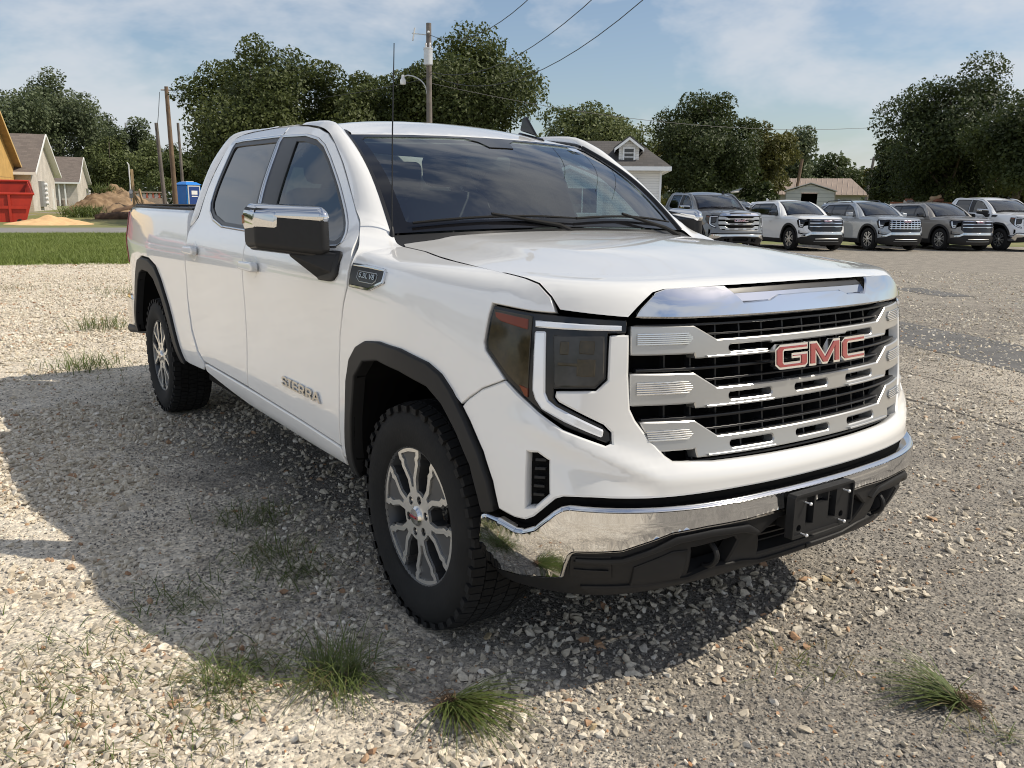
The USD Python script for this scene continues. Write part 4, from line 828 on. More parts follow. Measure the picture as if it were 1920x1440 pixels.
    for ch in 'GMC':
        p = affinity.translate(affinity.scale(LET[ch], .047, .05, origin=(0, 0)), x, 0); x += LET[ch].bounds[2]*.047+.006
        o = obj('letter', wrap_text(suv_loft, extrude(p.buffer(.003), .02), .140, .905, .02), G['alloy_bright'], EM, False); obj('enamel', wrap_text(suv_loft, extrude(p.buffer(-.003), .003), .140, .905, .0405), G['red_enamel'], o, False)
    fas = [(0, .615), (.55, .615), (.665, .70), (.67, .80), (.80, .78), (.86, .72), (1.04, .74), (1.04, .42), (.80, .40), (.62, .50), (0, .50)]
    obj('front_fascia', panel(suv_loft, sym(fas), .06, .03, .006), P, T, 40)
    for sg in (1, -1):
        f = lambda pts: [(sg*a, b) for a, b in pts]
        h = holder('headlight', T); obj('housing', panel(suv_loft, f([(.675, 1.0), (1.06, .985), (1.10, .955), (1.06, .83), (.98, .735), (.83, .725), (.82, .80), (.80, .91), (.675, .93)]), .05, .03, .005, .004), G['gloss_black'], h, 40)
        obj('light_blade', panel(suv_loft, f([(1.02, .965), (.985, .965), (.95, .84), (.93, .77), (.96, .765), (.99, .83)]), .04, .01, .003, .009), G['lamp_clear'], h, 40)
        obj('light_bar', panel(suv_loft, f([(.97, .83), (.84, .83), (.84, .80), (.96, .80)]), .04, .01, .003, .009), G['lamp_clear'], h, 40); obj('light_bar', panel(suv_loft, f([(.95, .77), (.85, .77), (.85, .745), (.94, .745)]), .04, .01, .003, .009), G['lamp_clear'], h, 40)
        obj('cheek', panel(suv_loft, f([(.675, .91), (.79, .895), (.81, .80), (.70, .66), (.60, .60), (.64, .58), (.70, .58), (.92, .60), (.98, .70), (.86, .70), (.80, .77), (.67, .80)]), .05, .02, .006, .010), P, T, 40)
        obj('air_slot', panel(suv_loft, f([(.985, .66), (.965, .66), (.94, .575), (.78, .555), (.64, .56), (.62, .535), (.80, .525), (.985, .545)]), .05, .02, .003, .012), G['gloss_black'], T, 40)
    obj('skid_plate', panel(suv_loft, sym([(0, .60), (.58, .60), (.70, .53), (.86, .50), (.86, .46), (.68, .47), (.56, .52), (0, .52)]), .06, .03, .008, .018), G['chrome'] if chrome_nose else P, T, 40)
    obj('lower_grille', panel(suv_loft, sym([(0, .515), (.56, .515), (.68, .46), (.9, .44), (1.06, .40), (1.06, .24), (.9, .22), (0, .20)]), .07, .03, .006, .004), K, T, 40)
    obj('lower_bar', panel(suv_loft, sym([(0, .40), (.42, .40), (.42, .375), (0, .375)]), .07, .02, .004, .012), G['satin_silver'], T, 40); obj('lower_bar', panel(suv_loft, sym([(0, .32), (.46, .32), (.46, .31), (0, .31)]), .07, .02, .003, .012), G['satin_silver'], T, 40)
    for s in (0, 1):
        f = mirror if s else (lambda m: m)
        m = holder('door_mirror', T); obj('shell', f(hull([(-.78, -1.00, 1.10), (-.78, -1.14, 1.11), (-.78, -1.00, 1.19), (-.80, -1.15, 1.18), (-.90, -1.0, 1.09), (-.90, -1.15, 1.10), (-.90, -1.0, 1.20), (-.90, -1.14, 1.19)], .02, 8)), G[mirror_paint], m, 40)
        obj('arm', f(hull([(-.84, -.90, 1.08), (-.88, -.90, 1.08), (-.84, -1.03, 1.10), (-.88, -1.03, 1.10)], .015, 6)), G['trim_black'], m, 40)
        two_h = [panel(suv_loft, [(us(x)-.09, .90), (us(x)+.09, .90), (us(x)+.09, .925), (us(x)-.09, .925)], .06, .02, .006, .025) for x in (-1.15, -2.05)]
        for q in two_h: obj('handle', f(q), P, T, 40)
    obj('back', cat([hull([(-3.40, y, z) for y in (-.78, .78) for z in (.35, 1.0)]+[(-3.66, y, z) for y in (-.55, .55) for z in (.40, .95)]+[(-3.30, y, 1.48) for y in (-.52, .52)], .03, 8)]), P, T, 40)
    obj('underbody', cat([bx(-3.4, .65, -.52, .52, .22, .55), bx(-2.3, -.45, -.84, .84, .22, .35), bx(-.5, .55, -.5, .5, .551, .98)]), G['soot_black'], T)
    obj('cabin', cat([bx(-.62, -.50, -.7, .7, .5, 1.06), bx(-3.1, -.62, -.75, .75, .45, .50), rbx(-1.9, -1.75, -.65, -.12, .5, 1.28, .05), rbx(-1.9, -1.75, .12, .65, .5, 1.28, .05), rbx(-2.75, -2.6, -.65, .65, .5, 1.25, .05)]), G['seat_cloth'], T)
    for y, my in ((-.785, False), (.785, True)):
        for x in (0, -2.73): build_wheel(T, (x, y, .37), 0, R=.37, w=.235, rim=.245, hero=False, mirror_y=my, turn=10, mats=('alloy_face', 'alloy_dark'))
    return T

TRUCK = build_pickup('pickup_truck', 'large white crew cab pickup parked alone in the foreground on the gravel', 'white_paint', steer=STEER)
if not ONLY_HERO:
    HEAD = math.radians(-22); ROWG = 'new vehicles parked in the row across the lot'
    build_pickup('pickup_truck', 'dark grey crew cab pickup at the left end of the parked row', 'grey_paint', ROW[0], HEAD, ROWG, hero=False, q=1.8)
    build_suv('compact_suv', 'white compact suv between the dark grey pickup and the blue-grey suv', 'white_paint', ROW[1], HEAD, ROWG, rails=False)
    build_suv('compact_suv', 'blue-grey compact suv with a bright mesh grille and black roof rails', 'silver_paint', ROW[2], HEAD, ROWG, grille='mesh', mirror_paint='silver_paint')
    build_suv('compact_suv', 'bronze-grey compact suv parked just left of the white pickup in the row', 'bronze_paint', ROW[3], HEAD, ROWG, rails=False, chrome_nose=True)
    build_pickup('pickup_truck', 'white crew cab pickup at the right end of the parked row', 'pearl_paint', ROW[4], HEAD, ROWG, hero=False, q=1.8)
    build_suv('compact_suv', 'white vehicle mostly hidden behind the dark grey pickup, only its roof showing', 'white_paint', (-22.6, 27.3, 0), HEAD, None, rails=True)
    build_pickup('pickup_truck', 'red pickup standing left of the picture, mirrored in the white truck side', 'red_paint', (-17.2, -4.6, 0), .25, None, hero=False, q=2.2)

# ------------------------------------------------------------------ ground
def gz(x, y):
    r = np.hypot(np.asarray(x, float)-CAM[0], np.asarray(y, float)-CAM[1]); t = np.clip((r-46)/22, 0, 1); return .45*t*t*(3-2*t)
def ground_mat():
    n = {'g': ('geometry', {}), 's': ('separate_xyz', {}),
      'big': ('noise_texture', {'scale': .55, 'detail': 5.0, 'roughness': .6}), 'mid': ('noise_texture', {'scale': 3.2, 'detail': 6.0, 'roughness': .65}), 'fin': ('noise_texture', {'scale': 60.0, 'detail': 3.0}),
      'v': ('voronoi_texture', {'scale': 62.0, 'randomness': 1.0}), 'v2': ('voronoi_texture', {'scale': 24.0}),
      # how far into the pale limestone strip along the truck's right side (1) or the dark compacted lot (0)
      'ye': ('math', {'math_type': 'multiply_add', 'value2': -1.0}), 'yb': ('math', {'math_type': 'multiply_add', 'value2': 1.5}), 'zone': ('map_range', {'from_min': 1.95, 'from_max': 2.7, 'to_min': 0.0, 'to_max': 1.0}),
      'xr': ('map_range', {'from_min': -2.5, 'from_max': -6.0, 'to_min': 0.0, 'to_max': 1.0}), 'zmax': ('math', {'math_type': 'maximum'}), 'yr': ('map_range', {'from_min': 3.4, 'from_max': 1.6, 'to_min': 0.0, 'to_max': 1.0}), 'xy': ('math', {'math_type': 'multiply'}),
      'lot': ('rgb_ramp', {'ramp': [(.25, (.175, .160, .140)), (.48, (.235, .215, .187)), (.62, (.285, .262, .225)), (.80, (.36, .315, .255))]}),
      'lime': ('rgb_ramp', {'ramp': [(.25, (.44, .385, .30)), (.5, (.56, .50, .41)), (.75, (.64, .59, .50))]}),
      'mz': ('mix_color', {}), 'peb': ('rgb_ramp', {'ramp': [(0.0, (.55, .55, .55)), (.35, (.86, .86, .86)), (.75, (1.15, 1.13, 1.1)), (1.0, (1.55, 1.5, 1.42))]}), 'pv': ('separate_color', {}), 'mp': ('mix_color', {'blend_type': 'multiply', 'fac': .75, 'use_clamp': False}),
      'fr': ('rgb_ramp', {'ramp': [(.3, (.80, .80, .80)), (.7, (1.2, 1.2, 1.2))]}), 'mf': ('mix_color', {'blend_type': 'multiply', 'fac': 1.0, 'use_clamp': False}),
      'h1': ('math', {'math_type': 'multiply_add', 'value2': -.6}), 'h2': ('math', {'math_type': 'multiply_add', 'value2': .5}),
      'b': ('bump', {'strength': .8, 'distance': .012}), 'p': ('principled_bsdf', {'roughness': .93, 'specular_ior_level': .2})}
    l = [('g.position', x+'.vector') for x in ('s', 'big', 'mid', 'fin', 'v', 'v2')]+[('s.y', 'ye.value1'), ('mid.fac', 'yb.value1'), ('big.fac', 'ye.value3'), ('ye.value', 'yb.value3'), ('yb.value', 'zone.value'),
      ('s.x', 'xr.value'), ('s.y', 'yr.value'), ('xr.result', 'xy.value1'), ('yr.result', 'xy.value2'), ('zone.result', 'zmax.value1'), ('xy.value', 'zmax.value2'),
      ('mid.fac', 'lot.fac'), ('mid.fac', 'lime.fac'), ('zmax.value', 'mz.fac'), ('lot.color', 'mz.a'), ('lime.color', 'mz.b'), ('v.color', 'pv.color'), ('pv.r', 'peb.fac'), ('mz.result', 'mp.a'), ('peb.color', 'mp.b'),
      ('fin.fac', 'fr.fac'), ('mp.result', 'mf.a'), ('fr.color', 'mf.b'), ('mf.result', 'p.base_color'), ('v.distance', 'h1.value1'), ('fin.fac', 'h1.value3'), ('mid.fac', 'h2.value1'), ('h1.value', 'h2.value3'), ('h2.value', 'b.height'), ('b.normal', 'p.normal')]
    MATS['ground'] = usdkit.material(stage, '/World/Looks/ground', n, l, surface='p.BSDF')
ground_mat()
xs = np.unique(np.r_[np.linspace(-900, -130, 12), np.linspace(-130, 40, 90), np.linspace(40, 700, 10)]); ys = np.unique(np.r_[np.linspace(-700, -60, 10), np.linspace(-60, 110, 90), np.linspace(110, 900, 12)])
X, Y = np.meshgrid(xs, ys, indexing='ij'); nx, ny = X.shape; idx = np.arange(nx*ny).reshape(nx, ny)
gv = np.c_[X.ravel(), Y.ravel(), gz(X, Y).ravel()]; gf = np.vstack([np.c_[idx[:-1, :-1].ravel(), idx[1:, :-1].ravel(), idx[1:, 1:].ravel()], np.c_[idx[:-1, :-1].ravel(), idx[1:, 1:].ravel(), idx[:-1, 1:].ravel()]])
obj('ground', tm(gv, gf), G['ground'], None, True, kind='structure')
def sheet(name, poly, mat, dz, h=3.0, kind='structure', **k):
    pts, t, _ = tri2d(Polygon(poly), h, h*.6); return obj(name, tm(np.c_[pts, gz(pts[:, 0], pts[:, 1])+dz], t), mat, None, True, kind=kind, **k)
M('lawn', (.13, .17, .035), .95, world=True, scale=.8, col2=(.23, .23, .08), bump=.5, bscale=25)
M('lawn_far', (.11, .145, .04), .95, world=True, scale=.35, col2=(.21, .185, .08), bump=.4, bscale=9)
M('road', (.20, .195, .185), .9, world=True, scale=.6, var=.12, bump=.2, bscale=60)
M('old_asphalt', (.105, .102, .098), .9, world=True, scale=2.2, var=.25, bump=.4, bscale=90)
M('crack', (.07, .062, .052), .95)
sheet('lawn', [(-24, -16), (-19.6, -2.2), (-19.1, -.2), (-18.6, 1.7), (-17.6, 5), (-16.6, 8.5), (-18.5, 11.5), (-26, 14), (-33, 13), (-34.6, 8.5), (-35.6, 4.9), (-36.8, .5), (-40, -12)], G['lawn'], .004, 1.5)
road_n = [(-40, -12), (-36.8, .5), (-35.6, 4.9), (-34.6, 8.5), (-31, 20), (-28, 32)]; road_f = [(-49, -16), (-45, .8), (-44.2, 6.6), (-43, 11), (-39, 23), (-36, 36)]
sheet('road', road_n+road_f[::-1], G['road'], .008, 2.0)
sheet('verge', road_f+[(-45, 60), (-140, 60), (-170, 0), (-150, -60), (-60, -40)], G['lawn_far'], .006, 6.0)
sheet('back_lawn', [(-22, 21.5), (-19.5, 25.5), (-17, 29.5), (-14, 34.5), (-8, 46), (0, 120), (-60, 130), (-80, 80), (-45, 45), (-30, 33), (-24, 26)], G['lawn_far'], .005, 5.0)
nz = np.random.default_rng(3)
def band(name, P, w0, w1, mat, dz):
    P = dense(np.array(P, float), 40); d = np.gradient(P, axis=0); nn = np.c_[-d[:, 1], d[:, 0]]; nn /= np.linalg.norm(nn, axis=1, keepdims=True)
    w = w0+(w1-w0)*nz.random(40); pl = np.vstack([P+nn*w[:, None]/2, (P-nn*w[:, None]/2)[::-1]]); sheet(name, pl, mat, dz, .6)
band('asphalt_patch', [(-7.5, 9.2), (-3.3, 7.5), (-1.55, 6.8), (1.5, 5.5), (6, 3.5)], 1.15, 1.3, G['old_asphalt'], .004)
band('asphalt_patch', [(-6.6, 12.9), (-5.9, 12.6), (-5.2, 12.3)], .55, .75, G['old_asphalt'], .004)
band('pavement_crack', [(-3.2, 4.55), (-1.2, 4.05), (-.14, 3.77), (1.2, 3.2), (3.0, 2.6)], .012, .05, G['crack'], .004)
band('pavement_crack', [(-4.6, 5.6), (-2.6, 5.25), (-1.0, 4.9), (.6, 4.6)], .006, .02, G['crack'], .004)

# ------------------------------------------------------------------ loose stone: two gravels, one object each
def stone(seed, flat=.65):
    r = np.random.default_rng(seed); pts = r.normal(size=(13, 3)); pts /= np.linalg.norm(pts, axis=1, keepdims=True); pts *= r.uniform(.75, 1.0, (13, 1))*[.5, .40, .5*flat]
    m = trimesh.convex.convex_hull(pts); m.apply_translation(-m.bounds.mean(0)); return m
def stone_mat(name, stops, rough=.9):
    MATS[name] = usdkit.material(stage, f'/World/Looks/{name}', {'o': ('object_info', {}), 'g': ('geometry', {}), 'r': ('rgb_ramp', {'ramp': stops}), 'n': ('noise_texture', {'scale': 70.0, 'detail': 4.0}), 'f': ('rgb_ramp', {'ramp': [(.3, (.8, .8, .8)), (.7, (1.15, 1.15, 1.15))]}), 'm': ('mix_color', {'blend_type': 'multiply', 'fac': 1.0, 'use_clamp': False}), 'p': ('principled_bsdf', {'roughness': rough, 'specular_ior_level': .25})},
      [('o.random', 'r.fac'), ('g.position', 'n.vector'), ('n.fac', 'f.fac'), ('r.color', 'm.a'), ('f.color', 'm.b'), ('m.result', 'p.base_color')], surface='p.BSDF')
stone_mat('limestone', [(0, (.35, .305, .24)), (.18, (.45, .395, .31)), (.45, (.57, .505, .40)), (.75, (.65, .585, .475)), (.93, (.70, .65, .56)), (.97, (.40, .27, .17)), (1, (.34, .20, .12))])
stone_mat('chippings', [(0, (.14, .13, .12)), (.3, (.21, .193, .17)), (.6, (.28, .256, .22)), (.85, (.36, .33, .285)), (.96, (.47, .435, .38)), (.98, (.38, .22, .12)), (1, (.35, .18, .09))])
def frustum(x, y, margin=1.06):
    d = np.stack([x-CAM[0], y-CAM[1], np.full_like(x, -CAM[2])], -1); z = d@fw; return (z > .4) & (abs(d@rt) < z*960/1611*margin+.05) & (abs(d@up) < z*720/1611*margin+.08)
def zone_lime(x, y):
    p = np.stack([x, y, 0*x], -1); e = -y+(meshkit.fbm(p*.55, 4, 5)-.5)*1.0+(meshkit.fbm(p*2.6, 4, 9)-.5)*1.3
    side = np.clip((e-1.36)/.30, 0, 1); rear = np.clip((-x-2.6)/3, 0, 1)*np.clip((3.0-y)/1.6, 0, 1); return np.maximum(side, rear)
def scatter(name, protos, mat, P, S, seed, squash=1.0):
    r = np.random.default_rng(seed); n = len(P)
    pi = UsdGeom.PointInstancer.Define(stage, numbered('/World', name)); paths = []
    for k, m in enumerate(protos):
        o = usdkit.mesh(stage, f'{pi.GetPath()}/stone_{k:03d}' if k else f'{pi.GetPath()}/stone', m, mat); paths.append(o.GetPath())
    pi.CreatePrototypesRel().SetTargets(paths); pi.CreateProtoIndicesAttr(Vt.IntArray.FromNumpy(r.integers(0, len(protos), n).astype(np.int32)))
    pi.CreatePositionsAttr(Vt.Vec3fArray.FromNumpy(P.astype(np.float32)))
    ax = r.normal(size=(n, 3)); ax[:, 2] *= 3; ax /= np.linalg.norm(ax, axis=1, keepdims=True); an = r.uniform(0, 2*np.pi, n); tl = np.where(r.random(n) < .75, 1, 1)
    q = np.c_[np.cos(an/2), ax*np.sin(an/2)[:, None]]
    pi.CreateOrientationsAttr(Vt.QuathArray([Gf.Quath(float(a), float(b), float(c), float(d)) for a, b, c, d in q]))
    pi.CreateScalesAttr(Vt.Vec3fArray.FromNumpy(S.astype(np.float32))); return pi.GetPrim()
def sample(n, dmin, dmax, power, seed):
    r = np.random.default_rng(seed); u = r.random(n); d = (dmin**power+u*(dmax**power-dmin**power))**(1/power); a = YAW+r.uniform(-.60, .60, n); x, y = CAM[0]+d*np.cos(a), CAM[1]+d*np.sin(a); k = frustum(x, y); return x[k], y[k], d[k], r
protos = [stone(k) for k in range(9)]
tyres = [(x, s*.845) for x in (0, -3.745) for s in (-1, 1)]
def clear(x, y):
    k = np.ones(len(x), bool)
    for cx, cy in tyres: k &= ~((abs(x-cx) < .13) & (abs(y-cy) < .15))
    return k
N1 = int(260000*GRAVEL); x, y, d, r = sample(N1, 1.2, 23, .55, 11)
zl = zone_lime(x, y); p3 = np.stack([x, y, 0*x], -1); bare = np.clip((meshkit.fbm(p3*1.3+7, 4, 21)-.40)/.12, .06, 1)
BARE = [(.36, -1.62, .22), (.40, -1.38, .16), (-2.15, -1.08, .35), (-1.65, -1.35, .22), (-5.3, -.75, .5), (-6.8, -.5, .6), (.1, -1.2, .12)]
for bx_, by_, br_ in BARE: bare = np.minimum(bare, np.clip((np.hypot(x-bx_, y-by_)+.12*(meshkit.fbm(p3*5, 3, 4)-.5)-br_*.6)/(br_*.6), .03, 1))
bare = np.where(d > 9, np.clip(bare+.35, 0, 1), bare)
under = (y > -1.3) & (x < .9); keep = (r.random(len(x)) < zl*bare+np.where(under & (zl < .5), .22*bare, .02)) & (x > -19.2) & clear(x, y)
x, y, d = x[keep], y[keep], d[keep]; S = np.exp(r.normal(math.log(.023), .42, len(x)))*(1+.05*np.clip(d-3, 0, 9)); S = np.clip(S, .008, .055)
gr = scatter('limestone_gravel', protos, G['limestone'], np.c_[x, y, S*r.uniform(.02, .20, len(x))], np.c_[S*r.uniform(.9, 1.35, len(x)), S, S*r.uniform(.7, 1.0, len(x))], 12)
tag(gr, 'pale angular limestone gravel strewn along the passenger side of the white truck', 'gravel', kind='stuff')
N2 = int(330000*GRAVEL); x, y, d, r = sample(N2, 1.2, 15, .45, 31)
zl = zone_lime(x, y); keep = (r.random(len(x)) < (1-.75*zl)) & clear(x, y); x, y, d = x[keep], y[keep], d[keep]
S = np.exp(r.normal(math.log(.0072), .45, len(x)))*(1+.05*np.clip(d-2.5, 0, 8)); S = np.clip(S, .0035, .024)
gr = scatter('fine_gravel', protos, G['chippings'], np.c_[x, y, S*r.uniform(0, .22, len(x))], np.c_[S*1.1, S, S*.8], 32)
tag(gr, 'fine grey-brown chippings spread over the lot in front of the truck', 'gravel', kind='stuff')
# larger loose rocks, each a thing
ROCKS = [(0.595, 0.595, 0.05, 'tan_rock', 'tan rock on the lot just beyond the tip of the truck shadow'), (0.691, -0.722, 0.036, 'loose_rock', 'pale rock farthest left of the loose group below the bumper, near the shadow edge'), (0.811, -0.712, 0.034, 'loose_rock', 'pale flat rock in the middle of the loose group below the bumper'), (0.923, -0.612, 0.036, 'loose_rock', 'pale pointed rock right of the loose group below the bumper'), (0.973, -0.566, 0.038, 'loose_rock', 'cream rock farthest right of the loose group below the bumper'), (0.843, -0.842, 0.036, 'tan_rock', 'tan-stained rock lowest of the loose group below the bumper'), (1.050, -0.294, 0.034, 'loose_rock', 'cream rock alone on the open lot left of the right-hand uprooted weed'), (1.145, -0.530, 0.038, 'loose_rock', 'whitish rock nearest the bottom edge, right of centre'), (0.237, -1.674, 0.044, 'loose_rock', 'pale rock on the bare dusty patch at lower left'), (0.130, -1.755, 0.04, 'tan_rock', 'tan rock on the left rim of the bare dusty patch'), (0.299, -1.800, 0.046, 'loose_rock', 'large cream rock at the bottom of the bare dusty patch'), (0.389, -1.249, 0.036, 'loose_rock', 'whitish rock on the shadow edge left of the uprooted weed'), (0.559, -1.308, 0.04, 'loose_rock', 'whitish rock just left of the uprooted weed'), (0.234, -0.805, 0.04, 'tan_rock', 'tan rock in the shade right beside the front tyre'), (0.190, -0.946, 0.034, 'loose_rock', 'grey rock in the shade below the front tyre')]
for i, (x, y, s, m_, lab) in enumerate(ROCKS):
    m = stone(100+i, .75); rr_ = np.random.default_rng(i); m.vertices = m.vertices*s*[1.25, 1.0, .9]; m = moved(m, (x, y, -m.bounds[0][2]-.004), rr_.uniform(0, 6), rr_.uniform(-.3, .3)); obj('rock', m, G[m_], None, False, lab, 'rock')

# ------------------------------------------------------------------ weeds and grass
def blades(n, r0, lean, hgt, w, seed, spread=.03, dirx=None):
    """A tuft of curved grass blades as thin tapering strips."""
    r = np.random.default_rng(seed); V = []; F = []
    for k in range(n):
        a = r.uniform(0, 2*np.pi) if dirx is None else r.normal(dirx, .55); b = np.array([r.normal(0, spread), r.normal(0, spread), 0]); L = hgt*r.uniform(.5, 1.15); ln = lean*r.uniform(.3, 1.4); ww = w*r.uniform(.6, 1.2)
        ca, sa = math.cos(a), math.sin(a); base = len(V); m = 4
        for i in range(m+1):
            t = i/m; up_ = L*t*math.cos(ln*t*.9); out = L*t*math.sin(ln*t*.9)+r0*t; q = b+[ca*out, sa*out, max(.003, up_)]; hw = ww*(1-t**1.6)*.5+.0002
            V += [q+[-sa*hw, ca*hw, 0], q+[sa*hw, -ca*hw, 0]]
        for i in range(m): F += [[base+2*i, base+2*i+1, base+2*i+3], [base+2*i, base+2*i+3, base+2*i+2]]
    return tm(V, F)
leafmat('weed_green', (.075, .105, .025), (.24, .28, .09), 3.0); leafmat('weed_dry', (.16, .13, .06), (.32, .27, .14), 3.0); leafmat('lawn_blade', (.14, .185, .035), (.30, .34, .10), .6)
M('root_brown', (.13, .085, .05), .95, var=.3, scale=60)
TUFTS = [  # x, y, blades, length, spread, lean, dry share, label
 (-.82, -1.19, 90, .13, .085, .9, .05, 'dense green weed clump in the truck shadow behind the front wheel'), (-1.30, -1.10, 90, .13, .08, .9, .05, 'green weed clump in the truck shadow between the two wheels'),
 (-.60, -1.16, 60, .10, .07, 1.0, .08, 'low green weed patch in the shade just behind the front tyre'), (-.62, -1.62, 55, .10, .09, 1.1, .05, 'small leafy weed at the inner edge of the truck shadow'),
 (.02, -1.62, 110, .17, .07, 1.3, .15, 'sprawling weed on the shadow edge left of the front wheel'), (.20, -1.35, 150, .26, .05, 1.25, .12, 'big tangled grass clump in shade beside the front tyre'),
 (-8.2, -.62, 90, .34, .16, .8, .15, 'tall grass tuft on the bright gravel behind the rear wheel'), (-5.75, -1.15, 110, .24, .16, .8, .05, 'yellow-green weed at the far edge of the truck shadow'),
 (-.35, -2.0, 80, .10, .16, 1.2, .25, 'sparse weeds on sunlit gravel at the left, nearest the shadow'), (-.1, -2.1, 60, .09, .15, 1.2, .3, 'thin weeds on the sunlit gravel at the left edge'),
 (.33, -1.95, 50, .09, .13, 1.2, .3, 'faint weeds in the lower left corner of the gravel'), (.22, -1.74, 30, .07, .08, 1.2, .3, 'tiny weed sprig between pale stones at lower left'),
 (.99, -.02, 26, .08, .08, 1.0, .7, 'dry straw-coloured weed in front of the number plate bracket'), (1.50, .10, 16, .06, .04, 1.0, .4, 'tiny weed near the lower right corner'), (-12.0, .4, 70, .3, .3, .8, .3, 'grass tuft at the far gravel, right behind the tail lamp'), (-13.5, -1.2, 60, .25, .35, .8, .5, 'dry tuft on the gravel near the lawn')]
for i, (x, y, n, L, sp, lean, dry, lab) in enumerate(TUFTS):
    t = thing('weed', lab, 'weed', (x, y, 0), 0)
    big = 1.0 if i not in (6, 7, 14, 15) else 1.8
    obj('blades', blades(int(n*(1-dry)*2.0), .05, lean*1.35, L*.72, .0036*big, 400+i, sp*1.15), G['weed_green'], t)
    if dry: obj('dry_blades', blades(max(3, int(n*dry*2)), .05, lean*1.4, L*.7, .0032*big, 500+i, sp), G['weed_dry'], t)
def uprooted(loc, rz, n, L, seed, label):
    t = thing('uprooted_weed', label, 'weed', loc, rz)
    b = blades(n, .06, 1.25, L, .0055, seed, .02, dirx=0.0); b.vertices[:, 2] = np.clip(b.vertices[:, 2]*.55, .004, None)
    obj('blades', b, G['weed_green'], t); d = blades(n//4, .05, 1.35, L*.8, .005, seed+1, .02, dirx=0.0); d.vertices[:, 2] = np.clip(d.vertices[:, 2]*.45, .003, None); obj('dry_blades', d, G['weed_dry'], t)
    rg = np.random.default_rng(seed+2); rt_ = []
    for k in range(46):
        a = rg.normal(math.pi, .8); l = rg.uniform(.03, .10); p = rg.normal(0, .012, 3); p[2] = abs(p[2])+.015
        pts = [p+np.array([math.cos(a)*l*t_, math.sin(a)*l*t_, max(-p[2]+.003, -.02*t_*t_+rg.normal(0, .008))]) for t_ in (0, .35, .7, 1)]; rt_.append(tube(pts, [.002, .0017, .0013, .0008], 4))
    rt_.append(moved(stone(seed, .7), (-.02, 0, .018), 0, 0, 0, .055)); obj('root_clump', cat(rt_), G['root_brown'], t)
uprooted((.66, -1.22, 0), 0.0, 0, 0, 1, '') if 0 else None
uprooted((.54, -1.13, .004), math.radians(12), 210, .24, 71, 'uprooted green weed lying roots-up in the sun below the front tyre')
uprooted((1.37, .165, .004), math.radians(-142), 110, .23, 81, 'uprooted green weed with a brown root ball at lower right')
# lawn blades
lw = Polygon([(-23, -10), (-19.6, -2.2), (-19.1, -.2), (-18.6, 1.7), (-17.6, 5), (-18.5, 8), (-26, 8), (-34.2, 7.5), (-35.4, 4.9), (-36.6, .5), (-38, -8)])
r = np.random.default_rng(5); n = int(26000*min(1, GRAVEL)); x = r.uniform(-38, -17, n); y = r.uniform(-10, 8, n); k = shapely.contains_xy(lw, x, y) & frustum(x, y); x, y = x[k], y[k]
edge = np.clip((-18.9-x+.35*y)/1.2, 0.1, 1); k = r.random(len(x)) < edge; x, y = x[k], y[k]; S = r.uniform(.6, 1.25, len(x))
gp = scatter('lawn_grass', [blades(34, .02, .9, .13, .012, 900+k, .09) for k in range(4)], G['lawn_blade'], np.c_[x, y, 0*x+.004], np.c_[S, S, S], 6)
q = [Gf.Quath(float(math.cos(a/2)), 0, 0, float(math.sin(a/2))) for a in r.uniform(0, 6.28, len(x))]; UsdGeom.PointInstancer(gp).GetOrientationsAttr().Set(Vt.QuathArray(q))
tag(gp, 'green mown grass strip between the gravel and the road', 'grass', kind='stuff')

# ------------------------------------------------------------------ buildings
M('painted_brick', (.56, .52, .46), .9, var=.10, scale=5, bump=.2, bscale=40)
def brickmat(name, c1, c2, mortar, sc=1.0):
    MATS[name] = usdkit.material(stage, f'/World/Looks/{name}', {'tc': ('texture_coordinate', {}), 's': ('separate_xyz', {}), 'ad': ('math', {'math_type': 'add'}), 'c': ('combine_xyz', {}), 'b': ('brick_texture', {'color1': c1, 'color2': c2, 'mortar': mortar, 'scale': sc, 'brick_width': .21, 'row_height': .075, 'mortar_size': .010, 'bias': -.1}),
        'n': ('noise_texture', {'scale': 1.1, 'detail': 4.0}), 'r': ('rgb_ramp', {'ramp': [(.3, (.82, .82, .82)), (.7, (1.15, 1.15, 1.15))]}), 'm': ('mix_color', {'blend_type': 'multiply', 'fac': 1.0, 'use_clamp': False}), 'p': ('principled_bsdf', {'roughness': .9})},
        [('tc.object', 's.vector'), ('s.x', 'ad.value1'), ('s.y', 'ad.value2'), ('ad.value', 'c.x'), ('s.z', 'c.y'), ('c.vector', 'b.vector'), ('tc.object', 'n.vector'), ('n.fac', 'r.fac'), ('b.color', 'm.a'), ('r.color', 'm.b'), ('m.result', 'p.base_color')], surface='p.BSDF')
brickmat('pale_brick', (.52, .47, .41), (.44, .39, .34), (.55, .52, .48)); brickmat('tan_brick', (.34, .26, .20), (.28, .20, .15), (.42, .38, .34))
def shinglemat(name, c1, c2):
    MATS[name] = usdkit.material(stage, f'/World/Looks/{name}', {'tc': ('texture_coordinate', {}), 's': ('separate_xyz', {}), 'c': ('combine_xyz', {}), 'b': ('brick_texture', {'color1': c1, 'color2': c2, 'mortar': tuple(np.array(c1)*.6), 'scale': 1.0, 'brick_width': .33, 'row_height': .11, 'mortar_size': .008}), 'p': ('principled_bsdf', {'roughness': .92})},
        [('tc.object', 's.vector'), ('s.x', 'c.x'), ('s.z', 'c.y'), ('c.vector', 'b.vector'), ('b.color', 'p.base_color')], surface='p.BSDF')
shinglemat('brown_shingle', (.165, .135, .115), (.12, .098, .085)); shinglemat('grey_shingle', (.085, .078, .074), (.062, .058, .056))
